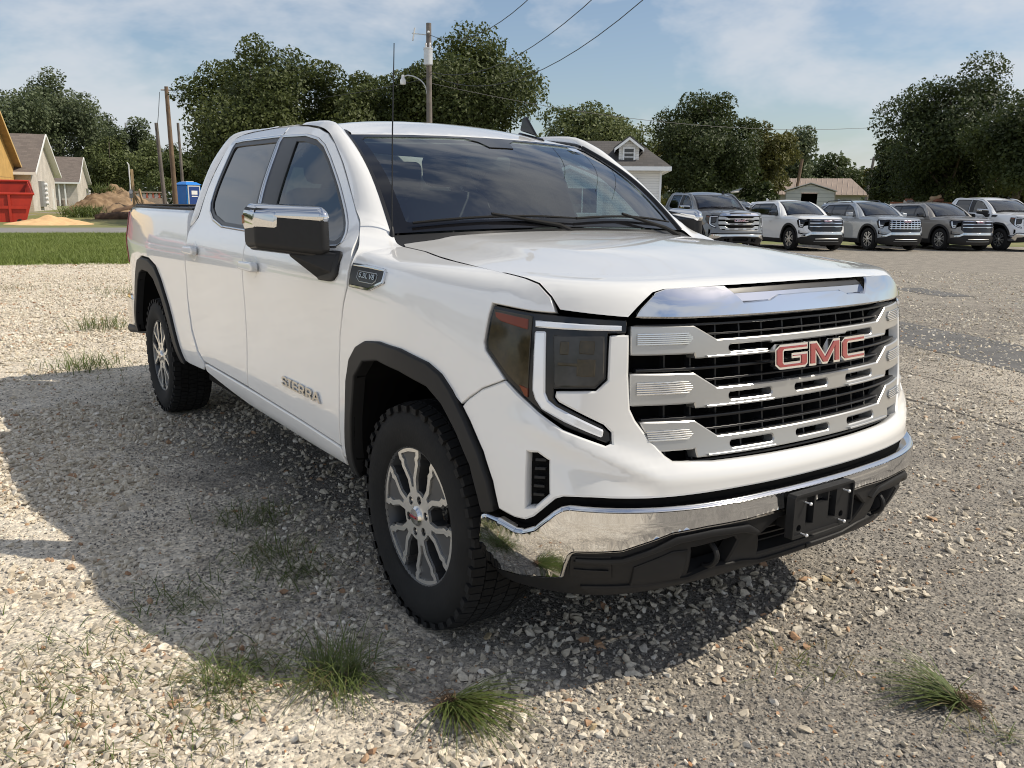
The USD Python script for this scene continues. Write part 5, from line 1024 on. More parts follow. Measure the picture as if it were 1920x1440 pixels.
def sidingmat(name, col, pitch=.115):
    MATS[name] = usdkit.material(stage, f'/World/Looks/{name}', {'tc': ('texture_coordinate', {}), 's': ('separate_xyz', {}), 'd': ('math', {'math_type': 'divide', 'value2': pitch}), 'f': ('math', {'math_type': 'fraction'}), 'r': ('rgb_ramp', {'ramp': [(0, tuple(np.array(col)*.45)), (.10, tuple(np.array(col)*.8)), (.2, col), (1, col)]}), 'b': ('bump', {'strength': .6, 'distance': .02}), 'p': ('principled_bsdf', {'roughness': .55})},
        [('tc.object', 's.vector'), ('s.z', 'd.value1'), ('d.value', 'f.value1'), ('f.value', 'r.fac'), ('f.value', 'b.height'), ('b.normal', 'p.normal'), ('r.color', 'p.base_color')], surface='p.BSDF')
sidingmat('white_siding', (.76, .75, .72)); sidingmat('shed_siding', (.66, .66, .63), .24)
M('white_trim', (.78, .78, .76), .5); M('soffit_wood', (.34, .22, .09), .85, var=.2, scale=3); M('plywood', (.52, .32, .10), .8, var=.16, scale=1.6, detail=6.0); M('plywood_light', (.60, .42, .18), .8, var=.1, scale=1.2)
M('rib_metal_brown', (.34, .265, .21), .5, metal=.3, var=.12, scale=1.5); M('white_metal_roof', (.62, .60, .55), .5, var=.06, scale=1)
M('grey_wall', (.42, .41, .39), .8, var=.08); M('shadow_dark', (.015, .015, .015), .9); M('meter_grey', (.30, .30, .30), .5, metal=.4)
M('dumpster_red', (.42, .028, .012), .5, var=.18, scale=1.4, bump=.1, bscale=14); M('rust', (.16, .06, .03), .9, var=.4, scale=5)
M('sawdust', (.62, .40, .20), .95, var=.14, scale=2.5, bump=.5, bscale=9); M('soil', (.25, .17, .10), .95, var=.35, scale=1.2, bump=.8, bscale=5, detail=7.0); M('log_bark', (.105, .065, .042), .95, var=.35, scale=4, bump=.6, bscale=12)
M('porta_blue', (.012, .19, .62), .4); M('porta_dark', (.02, .055, .22), .45); M('porta_grey', (.55, .57, .60), .4); M('sign_white', (.75, .75, .75), .5); M('brick_red', (.40, .12, .08), .85)
M('lumber', (.42, .30, .17), .85, var=.15, scale=3); M('far_red', (.40, .09, .085), .8); M('timber_grey', (.22, .20, .17), .9, var=.2, scale=3)
def gable(pts_front, x0, x1):  # (y, z) outline extruded along x
    p = Polygon(pts_front); m = extrude(p, x1-x0); v = m.vertices.copy(); m.vertices = np.stack([x0+v[:, 2], v[:, 0], v[:, 1]], 1)
    if m.volume < 0: m.invert()
    return m
def slab(quad, th):
    q = np.asarray(quad, float); n = np.cross(q[1]-q[0], q[3]-q[0]); n /= np.linalg.norm(n); V = np.vstack([q, q-n*th]); F = [[0, 1, 2], [0, 2, 3], [4, 6, 5], [4, 7, 6]]
    for a, b in ((0, 1), (1, 2), (2, 3), (3, 0)): F += [[a, a+4, b+4], [a, b+4, b]]
    m = tm(V, F)
    if m.volume < 0: m.invert()
    return m
def window_unit(parent, x, y, z, w, h, fr='white_trim', mull=0, bars=1):
    wn = holder('window', parent)
    obj('frame', cat([bx(x-w/2-.07, x+w/2+.07, y-.05, y+.0, z-.07, z), bx(x-w/2-.07, x+w/2+.07, y-.05, y, z+h, z+h+.07), bx(x-w/2-.07, x-w/2, y-.05, y, z, z+h), bx(x+w/2, x+w/2+.07, y-.05, y, z, z+h)]), G[fr], wn)
    obj('pane', bx(x-w/2, x+w/2, y-.012, y-.006, z, z+h), G['house_glass'], wn); obj('blind', bx(x-w/2, x+w/2, y-.0055, y-.003, z, z+h), G['grey_wall'], wn)
    for k in range(bars): obj('bar', bx(x-w/2, x+w/2, y-.04, y-.0125, z+h*(k+1)/(bars+1)-.022, z+h*(k+1)/(bars+1)+.022), G[fr], wn)
    for k in range(mull): obj('bar', bx(x-w/2+w*(k+1)/(mull+1)-.025, x-w/2+w*(k+1)/(mull+1)+.025, y-.041, y-.0125, z, z+h), G[fr], wn)
    return wn
def gable_house(name, label, loc, rz, W, D, eave, ridge, wall, roof, gmat, over=.45, rake=.40, fascia='white_trim', soffit='white_trim'):
    """x: along the ridge towards the right-hand gable (x = 0), y: away from the viewer, z: up."""
    H = thing(name, label, 'house', loc, rz)
    obj('wall', bx(-W, -.02, 0, D, -.4, eave), G[wall], H); obj('gable_wall', gable([(0, -.4), (D, -.4), (D, eave), (D/2, ridge-.12), (0, eave)], -.019, .13), G[gmat], H)
    s = (ridge-eave)/(D/2); ze = eave-s*over
    for sg in (0, 1):
        y0, y1 = (-over, D/2) if not sg else (D+over, D/2)
        q = [(-W-.3, y0, ze+.14), (rake, y0, ze+.14), (rake, y1, ridge+.14), (-W-.3, y1, ridge+.14)]
        obj('roof', slab(q if not sg else q[::-1], .10), G[roof], H)
        obj('soffit', slab([(a, b, c-.105) for a, b, c in (q if not sg else q[::-1])], .05), G[soffit], H)
        obj('rake_board', slab([(rake+.002, y0, ze-.04), (rake+.002, y1, ridge-.04), (rake+.002, y1, ridge+.15), (rake+.002, y0, ze+.15)], .04), G[fascia], H)
    obj('fascia', bx(-W-.3, rake, -over-.035, -over-.002, ze-.03, ze+.15), G[fascia], H)
    return H
HR = 2.875-math.pi/2
def gl(x, y): return (x, y, float(gz(x, y)))
h1 = gable_house('unfinished_house', 'unfinished house with bare orange plywood sheathing behind the red dumpster', gl(-54.75, .85), HR+.02, 16, 13.0, 2.75, 6.25, 'plywood', 'plywood_light', 'plywood', .9, .55, 'plywood_light', 'soffit_wood')
for k in range(4): obj('rafter', slab([(.02+.13*k, -.9, 2.30), (.09+.13*k, -.9, 2.30), (.09+.13*k, 6.5, 6.1), (.02+.13*k, 6.5, 6.1)], .01), G['plywood_light'], h1) if k in (1, 3) else None
for z in (1.22, 2.44): obj('panel_seam', bx(.131, .138, 0, 13, z-.012, z+.012), G['soffit_wood'], h1)
h2 = gable_house('brick_house', 'pale brick house with a brown shingle roof, nearer of the two finished ones', gl(-66.2, 4.75), HR, 12, 10.0, 2.75, 5.35, 'pale_brick', 'brown_shingle', 'pale_brick', .5, .55)
obj('porch_recess', bx(-5.4, -1.6, -.03, -.002, 0, 2.5), G['grey_wall'], h2)
for x in (-1.75, -2.9, -4.1): obj('porch_post', bx(x, x+.16, -.20, -.04, 0, 2.55), G['white_trim'], h2)
mb = holder('meter_bank', h2); obj('cabinet', bx(.131, .33, 2.6, 4.0, .3, 2.1), G['meter_grey'], mb)
for k in range(5): m = trimesh.creation.cylinder(.13, .16, sections=12); obj('meter', moved(m, (.42, 3.9, .55+.33*k), 0, math.pi/2), G['sign_white'], mb)
obj('downspout', cat([bx(.132, .22, 8.2, 8.4, -.2, 1.6)]), G['white_trim'], h2)
h3 = gable_house('brick_house', 'pale brick house with a brown shingle roof and white front window, farther back', gl(-106.3, 13.4), HR, 9, 9.5, 2.75, 5.4, 'pale_brick', 'brown_shingle', 'pale_brick', .5, .5)
window_unit(h3, -2.75, 0, .95, 1.25, 1.6); obj('brick_skirt', bx(-4, -.9, -.05, -.001, -.2, .65), G['tan_brick'], h3)
for x in (-1.75, -1.15): obj('porch_post', bx(x, x+.14, -.35, -.2, -.2, 2.5), G['white_trim'], h3)
mb = holder('meter_bank', h3); obj('cabinet', bx(.131, .33, 7.6, 8.8, .4, 2.0), G['meter_grey'], mb)
for k in range(4): m = trimesh.creation.cylinder(.13, .16, sections=10); obj('meter', moved(m, (.42, 8.7, .6+.36*k), 0, math.pi/2), G['sign_white'], mb)

# white cottage behind the truck
W0 = thing('white_cottage', 'white sided cottage with a grey roof and dormer behind the truck', 'house', (-31.27, 22.63, 0), math.atan2(4.29, 3.64))
obj('wall', bx(.6, 5.63, 0, 6, -.2, 3.02), G['white_siding'], W0); obj('corner_board', cat([bx(5.56, 5.66, -.03, .07, -.2, 3.0)]), G['white_trim'], W0)
ze, zr, o = 3.20, 4.55, .42
A = {'fl': (-.4, -o, ze), 'fr': (5.63+o, -o, ze), 'br': (5.63+o, 6+o, ze), 'bl': (-.4, 6+o, ze), 'rl': (-.4, 3, zr), 'rr': (4.55, 3, zr)}
obj('roof', slab([A['fl'], A['fr'], A['rr'], A['rl']], .08), G['grey_shingle'], W0); obj('roof', slab([A['br'], A['bl'], A['rl'], A['rr']], .08), G['grey_shingle'], W0)
t3 = np.array([A['fr'], A['br'], A['rr']], float); obj('roof', tm(np.vstack([t3, t3-[0, 0, .08]]), [[0, 1, 2], [3, 5, 4], [0, 3, 4], [0, 4, 1], [1, 4, 5], [1, 5, 2], [2, 5, 3], [2, 3, 0]]), G['grey_shingle'], W0)
obj('fascia', cat([bx(-.4, 5.63+o, -o-.03, -o-.001, ze-.20, ze-.01), bx(5.63+o+.001, 5.63+o+.03, -o-.03, 6+o, ze-.20, ze-.01)]), G['white_trim'], W0); obj('soffit', bx(-.4, 5.63+o-.01, -o, 6.4, ze-.14, ze-.10), G['white_trim'], W0)
dm = holder('dormer', W0); dx0, dx1, dy = 3.64, 4.58, .42; dxc = (dx0+dx1)/2
obj('wall', cat([bx(dx0, dx1, dy, 2.6, 3.35, 4.12), wallpoly(Polygon([(dx0, 4.121), (dx1, 4.121), (dxc, 4.46)]), dy, dy+.1)]), G['white_siding'], dm)
for s in (-1, 1):
    e = dxc+s*(.47+.22); zz = 4.02; q = [(dxc, dy-.22, 4.56), (e, dy-.22, zz), (e, 3.0, zz), (dxc, 3.0, 4.56)]
    obj('roof', slab(q if s < 0 else q[::-1], .06), G['grey_shingle'], dm)
    obj('rake_board', slab([(dxc, dy-.235, 4.55), (e, dy-.235, zz+.01), (e, dy-.235, zz-.12), (dxc, dy-.235, 4.42)][::(1 if s < 0 else -1)], .03), G['white_trim'], dm)
    obj('eave_board', bx(min(e, e-s*.03), max(e, e-s*.03), dy-.22, 2.5, zz-.14, zz-.065), G['white_trim'], dm)
window_unit(dm, dxc, dy-.001, 3.46, .44, .56, bars=2)
gw = holder('front_wing', W0); obj('wall', bx(-.15, 2.95, -1.2, -.001, -.2, 2.45), G['white_siding'], gw); obj('gable_wall', wallpoly(Polygon([(-.15, 2.451), (2.95, 2.451), (1.4, 3.05)]), -1.2, -1.1), G['white_siding'], gw)
for s in (-1, 1):
    e = 1.4+s*1.85; q = [(1.4, -1.5, 3.20), (e, -1.5, 2.46), (e, .8, 2.46), (1.4, .8, 3.20)]
    obj('roof', slab(q if s < 0 else q[::-1], .07), G['grey_shingle'], gw); obj('rake_board', slab([(1.4, -1.52, 3.19), (e, -1.52, 2.45), (e, -1.52, 2.29), (1.4, -1.52, 3.03)][::(1 if s < 0 else -1)], .03), G['white_trim'], gw)
window_unit(gw, 2.0, -1.201, 1.05, 1.35, 1.1, mull=1, bars=0)
obj('wall_bracket', cat([tube([(4.15, -.06, 2.45), (4.75, -.10, 2.22)], .035), tube([(4.48, -.08, 2.34), (4.48, -.08, 2.60)], .03), bx(4.42, 4.55, -.14, -.03, 2.56, 2.64)]), G['trim_black'], W0)

# white carport shed, brown-roofed building, small things beyond the row
S0 = thing('metal_shed', 'low white metal shed with an open dark doorway behind the parked row', 'shed', gl(-35.1, 45.6), 0.66)
obj('wall', bx(-5.2, 0, .05, 6, -.3, 2.0), G['shed_siding'], S0) if 0 else None
sp = [(0, -.3), (3.0, -.3), (3.0, 2.05), (1.5, 2.52), (0, 2.05)]
obj('front_wall', wallpoly(Polygon(sp).difference(sbox(.95, -.3, 1.95, 2.0)), 0, .08), G['shed_siding'], S0); obj('side_wall', slab([(0, .081, -.3), (0, 4.2, -.3), (0, 4.2, 2.05), (0, .081, 2.05)], .06), G['grey_wall'], S0); obj('side_wall', slab([(3.0, .081, 2.05), (3.0, 4.2, 2.05), (3.0, 4.2, -.3), (3.0, .081, -.3)], .06), G['grey_wall'], S0)
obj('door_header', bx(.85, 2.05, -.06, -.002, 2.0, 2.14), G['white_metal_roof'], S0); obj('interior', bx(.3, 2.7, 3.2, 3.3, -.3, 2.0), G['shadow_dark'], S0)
for s in (-1, 1):
    e = 1.5+s*1.65; q = [(1.5, -.2, 2.60), (e, -.2, 2.08), (e, 4.5, 2.08), (1.5, 4.5, 2.60)]; obj('roof', slab(q if s < 0 else q[::-1], .05), G['white_metal_roof'], S0)
L0 = thing('lean_to', 'white roofed carport bay joined behind the metal shed', 'carport', gl(-37.4, 43.3), 0.66)
obj('roof', slab([(-.6, -.2, 1.95), (2.3, -.2, 2.10), (2.3, 4.4, 2.62), (.9, 4.4, 2.62)], .05), G['white_metal_roof'], L0); obj('wall', bx(0, 2.2, .3, .36, -.3, 1.92), G['grey_wall'], L0)
B0 = thing('metal_roof_building', 'long building with a brown ribbed metal roof behind the shed', 'building', gl(-43.5, 55.6), 0.60)
obj('wall', bx(0, 6.0, 0, 5, -.3, 1.95), G['grey_wall'], B0); obj('roof', slab([(-.3, -.4, 1.92), (6.6, -.4, 1.92), (5.2, 2.5, 3.25), (-.3, 2.5, 3.25)], .06), G['rib_metal_brown'], B0); obj('roof', slab([(6.6, 5.4, 1.92), (-.3, 5.4, 1.92), (-.3, 2.5, 3.25), (5.2, 2.5, 3.25)], .06), G['rib_metal_brown'], B0)
for k in range(17): x = -.2+k*.40; t = min(1, (6.55-x)/1.4); obj('rib', tube([(x, -.4, 1.94), (x, -.4+2.9*t, 1.94+1.33*t)], .022, 4), G['rib_metal_brown'], B0)
R0 = thing('red_roof_building', 'low building with a faded red roof far behind the white pickup', 'building', gl(-30.0, 62.0), .5); obj('wall', bx(0, 7, 0, 4, -.3, 2.0), G['grey_wall'], R0); obj('roof', slab([(-.3, -.3, 2.0), (7.3, -.3, 2.0), (7.3, 2, 3.2), (-.3, 2, 3.2)], .06), G['far_red'], R0); obj('roof', slab([(7.3, 4.3, 2.0), (-.3, 4.3, 2.0), (-.3, 2, 3.2), (7.3, 2, 3.2)], .06), G['far_red'], R0)
D0 = thing('flatbed_trailer', 'rusty orange trailer heaped with scrap behind the bronze suv', 'trailer', (-24.2, 40.2, 0), .62); obj('bed', bx(0, 4.6, 0, 2, .9, 1.15), G['rust'], D0); obj('side_rail', bx(0, 4.6, -.06, -.005, .9, 1.75), G['rust'], D0); rg_ = np.random.default_rng(4)
for k in range(9): x_, z_ = rg_.uniform(.4, 4.2), rg_.uniform(1.4, 1.95); obj('scrap', moved(bx(-rg_.uniform(.1, .5), .3, -.2, .2, -.06, .08), (x_, .8+rg_.uniform(-.4, .4), z_), rg_.uniform(0, 3), rg_.uniform(-.6, .6)), G[['rust', 'steel_dark', 'soil'][k % 3]], D0)
for x in (.8, 3.6): m = trimesh.creation.cylinder(.42, .22, sections=18); obj('wheel', moved(m, (x, .1, .42), 0, 0, math.pi/2), G['rubber'], D0)

# ------------------------------------------------------------------ building site on the left
D1 = thing('dumpster', 'red roll-off dumpster in front of the unfinished house', 'dumpster', (-50.4, 3.25, 0), 2.93-math.pi/2)
q = lambda *p: slab(p, .06)
obj('near_wall', q((-6.2, 0, .12), (-.45, 0, .12), (0, 0, 1.60), (-6.2, 0, 1.60)), G['dumpster_red'], D1); obj('far_wall', q((-.6, 3.4, 2.15), (-.9, 3.4, .12), (-6.2, 3.4, .12), (-6.2, 3.4, 2.15))if 0 else q((-6.2, 3.4, .12), (-.9, 3.4, .12), (-.55, 3.4, 2.28), (-6.2, 3.4, 2.28)), G['dumpster_red'], D1)
obj('end_wall', q((-.45, .07, .12), (-.9, 3.33, .12), (-.55, 3.33, 2.28), (0, .07, 1.60)), G['dumpster_red'], D1); obj('floor', bx(-6.2, -.6, .1, 3.3, .10, .16), G['rust'], D1)
obj('top_rail', cat([tube([(-6.2, -.03, 1.60), (.03, -.03, 1.60), (-.52, 3.4, 2.30), (-6.2, 3.4, 2.30)], .075, 6)]), G['dumpster_red'], D1); obj('mid_rail', bx(-6.2, -.28, -.09, -.062, .82, .98), G['dumpster_red'], D1)
for x in (-1.2, -2.4, -3.6, -4.8): obj('rib', bx(x, x+.12, -.10, -.0625, .14, 1.55), G['dumpster_red'], D1)
for x in (-.75,): m = trimesh.creation.cylinder(.15, .30, sections=14); obj('wheel', moved(m, (x, .15, .15), 0, 0, math.pi/2), G['steel_dark'], D1)
def mound(name, label, catg, loc, rx, ry, h, mat, seed, rz=0, lump=.35, res=44, sc=1.0):
    a, b = np.meshgrid(np.linspace(-1, 1, res), np.linspace(-1, 1, res), indexing='ij'); r = np.hypot(a, b); p = np.stack([a*rx, b*ry, 0*a], -1)*sc
    z = np.clip(1-r, 0, 1)**.85*(1-lump/2+lump*meshkit.fbm(p*1.3+seed, 4, seed))+np.clip(1-r, 0, .25)*1.3*lump*(meshkit.fbm(p*5+seed, 3, seed+3)-.5); i = np.arange(res*res).reshape(res, res)
    V = np.c_[(a*rx).ravel(), (b*ry).ravel(), (z*h-.05).ravel()]; F = np.vstack([np.c_[i[:-1, :-1].ravel(), i[1:, :-1].ravel(), i[1:, 1:].ravel()], np.c_[i[:-1, :-1].ravel(), i[1:, 1:].ravel(), i[:-1, 1:].ravel()]])
    o = obj(name, moved(tm(V, F), loc, rz), G[mat], None, True, label, catg); return o
mound('sawdust_pile', 'spread pile of orange sawdust beside the red dumpster', 'pile', (-48.6, 3.7, 0), 2.0, 2.6, .52, 'sawdust', 3, 0, .5)
mound('soil_pile', 'tall brown heap of earth and roots across the road', 'pile', gl(-63.5, 9.6), 4.0, 3.3, 1.95, 'soil', 8, 0, .6, 64)
mound('soil_pile', 'small brown mound of torn roots in front of the tall earth heap', 'pile', gl(-58.0, 9.3), 1.8, 2.2, .95, 'soil', 15, 0, .9, 44)
for i, (a, b, rr_, lab) in enumerate((((-53.2, 6.6, .26), (-53.2, 9.6, .30), .30, 'dark fallen log lying on the verge across the road'), ((-56.8, 8.2, .55), (-57.4, 10.5, .9), .18, 'short dark branch sticking out of the root mound'))):
    P_ = dense([a, tuple((np.array(a)+b)/2+[.1, 0, .08]), b], 8); obj('log', tube(P_, rr_*np.array([.7, 1, .9, 1.05, .95, 1.0, .9, .6]), 10), G['log_bark'], None, 40, lab, 'log')
for i, (x, y, n, L, lab) in enumerate(((-58.5, 7.0, 420, .8, 'dark green weeds at the left foot of the earth heap'), (-55.6, 6.4, 200, .8, 'green weeds near the fallen log'), (-63.2, 9.0, 120, .9, 'grass growing on top of the earth heap'))):
    t = thing('weed', lab, 'weed', gl(x, y) if i < 2 else (x, y, 1.75)); obj('blades', blades(n, .3, .9, L, .06, 600+i, .55 if i < 2 else .4), G['weed_green'], t)
Q0 = thing('brick_sign_wall', 'low brick wall with a row of white arched openings beyond the truck bed', 'wall', gl(-74.0, 13.4), 1.34)
obj('wall', bx(-1.75, 1.75, 0, .4, -.5, 1.0), G['tan_brick'], Q0); obj('coping', bx(-1.85, 1.85, -.05, .45, 1.42, 1.52), G['tan_brick'], Q0)
for k in range(8): x = -1.75+k*.4643; obj('pier', bx(x-.07, x+.07, 0, .4, 1.001, 1.419), G['brick_red'], Q0)
for k in range(7): x = -1.75+.2321+k*.4643; obj('arch', wallpoly(Polygon([(x-.14, 1.001)]+[(x+.14*math.cos(t), 1.22+.15*math.sin(t)) for t in np.linspace(math.pi, 0, 9)]+[(x+.14, 1.001)]), .1, .14), G['sign_white'], Q0)
PT = thing('portable_toilet', 'bright blue portable toilet showing above the truck bed', 'portable toilet', gl(-57.5, 13.05), 1.98)
def frame_box(w, d, z0, z1, t=.0): return bx(-w/2, w/2, -d/2, d/2, z0, z1)
obj('cabin', rbx(-.56, .56, -.56, .56, .0, 1.95, .05), G['porta_blue'], PT, 30); obj('roof', hull([(x, y, 1.98) for x in (-.58, .58) for y in (-.58, .58)]+[(x, y, 2.13) for x in (-.38, .38) for y in (-.35, .35)], .03, 8), G['porta_blue'], PT, 30); obj('roof_vent', rbx(-.3, .3, -.25, .25, 2.135, 2.2, .02), G['porta_grey'], PT, 30)
dr = obj('door', bx(-.40, .40, -.595, -.565, .1, 1.85), G['porta_dark'], PT); obj('door_frame', cat([bx(-.48, -.405, -.60, -.565, .1, 1.93), bx(.405, .48, -.60, -.565, .1, 1.93), bx(-.404, .404, -.60, -.565, 1.855, 1.93)]), G['porta_grey'], PT); obj('notice', bx(-.2, .25, -.602, -.596, 1.35, 1.6), G['sign_white'], dr); obj('notice_strip', bx(-.2, .25, -.602, -.596, 1.2, 1.27), G['sign_white'], dr)
obj('side_notice', bx(.562, .572, -.1, .4, 1.35, 1.65), G['sign_white'], PT); obj('vent_pipe', tube([(.60, .52, .3), (.60, .52, 2.2)], .045, 8), G['porta_grey'], PT, 40)
# temporary electric service post with braces
E0 = thing('meter_post', 'wooden temporary power post with a meter and slanted braces left of the poles', 'post', gl(-54.2, 9.0), 1.3)
obj('post', bx(-.07, .07, -.07, .07, -.3, 2.9), G['lumber'], E0); obj('conduit', tube([(-.14, -.09, 1.0), (-.14, -.09, 3.15), (-.22, -.09, 3.28)], .035, 8), G['sign_white'], E0, 40)
for b in ((.9, 0), (-.15, 1.0), (.45, .6)): obj('brace', tube([(0, 0, 1.5), (b[0], b[1], -.1)], .045, 4), G['lumber'], E0)
mt = holder('meter', E0); obj('box', bx(-.22, -.02, -.22, -.075, 1.2, 1.7), G['meter_grey'], mt); m = trimesh.creation.cylinder(.10, .12, sections=12); obj('dial', moved(m, (-.12, -.285, 1.55), 0, 0, math.pi/2), G['sign_white'], mt)
obj('leaning_board', tube([(-54.4, 9.75, -.1), (-54.55, 9.4, 2.0)], .07, 4), G['lumber'], None, False, 'leaning timber board standing beside the power post', 'board')

# ------------------------------------------------------------------ poles and wires
def pole(label, x, y, z1, r0, r1, mat, lean=(0, 0), group=None):
    t = thing('utility_pole', label, 'utility pole', (x, y, 0), 0, group); obj('shaft', tube([(lean[0]*k, lean[1]*k, -.3+(z1+.3)*k) for k in np.linspace(0, 1, 6)], np.linspace(r0, r1, 6), 12), G[mat], t, 50); return t
p1 = pole('tall grey utility pole with a transformer, rising behind the cab', -33.25, 17.7, 9.25, .15, .115, 'pole_grey')
tr = holder('transformer', p1); side_v = np.array([rt[0], rt[1]])/np.hypot(rt[0], rt[1]); fx, fy = -fw[0]/np.hypot(fw[0], fw[1])*.30, -fw[1]/np.hypot(fw[0], fw[1])*.30
obj('tank', moved(revolve([(0, 7.42), (.17, 7.42), (.20, 7.46), (.20, 8.08), (.215, 8.10), (.215, 8.16), (.0, 8.19)], 20, 'z'), (fx, fy, 0)), G['galvanised'], tr, 35)
for s in (-.10, .08): obj('bushing', moved(revolve([(0, 8.18), (.045, 8.18), (.03, 8.26), (.05, 8.30), (.03, 8.36), (0, 8.40)], 10, 'z'), (fx+side_v[0]*s, fy+side_v[1]*s, 0)), G['porcelain'], tr, 35)
for s in (-.12, .12): obj('bracket', tube([(fx+side_v[0]*s, fy+side_v[1]*s, 7.9), (fx*.2, fy*.2, 7.9)], .02, 4), G['galvanised'], tr)
sl = holder('street_lamp', p1); s2 = -side_v
arm = [(s2[0]*.12, s2[1]*.12, 6.25), (s2[0]*.16, s2[1]*.16, 6.55), (s2[0]*.75, s2[1]*.75, 7.0), (s2[0]*1.02, s2[1]*1.02, 7.02), (s2[0]*1.14, s2[1]*1.14, 6.98)]
obj('arm', tube(dense(arm, 14), .028, 8), G['galvanised'], sl, 40); obj('head', moved(revolve([(0, 6.62), (.11, 6.63), (.135, 6.70), (.13, 6.82), (.075, 6.90), (.06, 7.04), (0, 7.06)], 16, 'z'), (s2[0]*1.18, s2[1]*1.18, 0)), G['sign_white'], sl, 40)
ca = holder('cutout_arm', p1); obj('bar', tube([(0, 0, 8.75), (s2[0]*.75, s2[1]*.75, 8.82)], .022, 6), G['galvanised'], ca); obj('fuse', tube([(s2[0]*.62, s2[1]*.62, 9.05), (s2[0]*.72, s2[1]*.72, 8.5)], .035, 8), G['porcelain'], ca); obj('insulator', moved(trimesh.creation.icosphere(1, .06), (fx*.5, fy*.5, 8.85)), G['porcelain'], ca, 40)
obj('steps', cat([tube([(side_v[0]*-.2, side_v[1]*-.2, z), (side_v[0]*.2, side_v[1]*.2, z)], .012, 4) for z in (5.2, 5.9)]), G['galvanised'], p1) if 0 else None
p2 = pole('brown leaning utility pole, tallest of the cluster beside the blue toilet', -55.8, 11.82, 8.25, .17, .12, 'pole_wood', (-.02, -.12)); obj('crossarm', tube([(-.02, -.45, 8.02), (-.02, .25, 8.06)], .04, 6), G['pole_wood'], p2); obj('insulators', moved(trimesh.creation.icosphere(1, .10), (0, .28, 7.5)), G['trim_black'], p2, 40)
p3 = pole('thin grey pole standing right behind the blue toilet', -70.2, 15.95, 7.25, .13, .10, 'pole_grey', (0, -.1))
p4 = pole('short dark pole just left of the brown leaning pole', -57.9, 11.68, 6.2, .14, .11, 'pole_grey', (0, -.25))
p5 = pole('dark leaning pole across the lot right of the metal roof building', -47.3, 72.6, 6.1, .16, .12, 'pole_grey', (.25, .6)); obj('crossarm', tube([(.25-.6, .6+.35, 5.9), (.25+.6, .6-.35, 5.9)], .05, 6), G['pole_grey'], p5)
p6 = pole('dark wooden post in front of the brown metal roof', -36.2, 47.6, 4.6, .12, .10, 'pole_wood', (.35, .35))
def wire(label, a, b, sag, r=.012):
    a, b = np.array(a, float), np.array(b, float); t = np.linspace(0, 1, 24); P_ = a+(b-a)*t[:, None]; P_[:, 2] -= sag*4*t*(1-t); obj('overhead_wire', tube(P_, r, 5), G['wire'], None, 40, label, 'wire')
for lab, e, za, sg in (('highest of the three wires climbing right from the transformer pole', (-6.8, 9.8, 11.0), 8.75, 2.37), ('middle of the three wires climbing right from the transformer pole', (-6.0, 11.2, 10.7), 7.2, 2.33), ('lowest of the three wires climbing right from the transformer pole', (-5.7, 12.0, 10.35), 7.1, 2.81)):
    wire(lab, (-33.2, 17.75, za), e, sg, .013)
wire('thin near-level wire crossing from the transformer pole to the big tree on the right', (-33.2, 17.75, 6.7), (-28.07, 50.5, 6.65), 1.09, .012)
wire('wire sagging through the big oak between the brown pole and the transformer pole', (-55.8, 11.7, 7.8), (-33.3, 17.6, 6.9), .7, .014)
wire('slack cable hanging down the left side of the brown leaning pole', (-55.9, 11.3, 7.9), (-57.9, 11.4, 5.6), .25, .018)

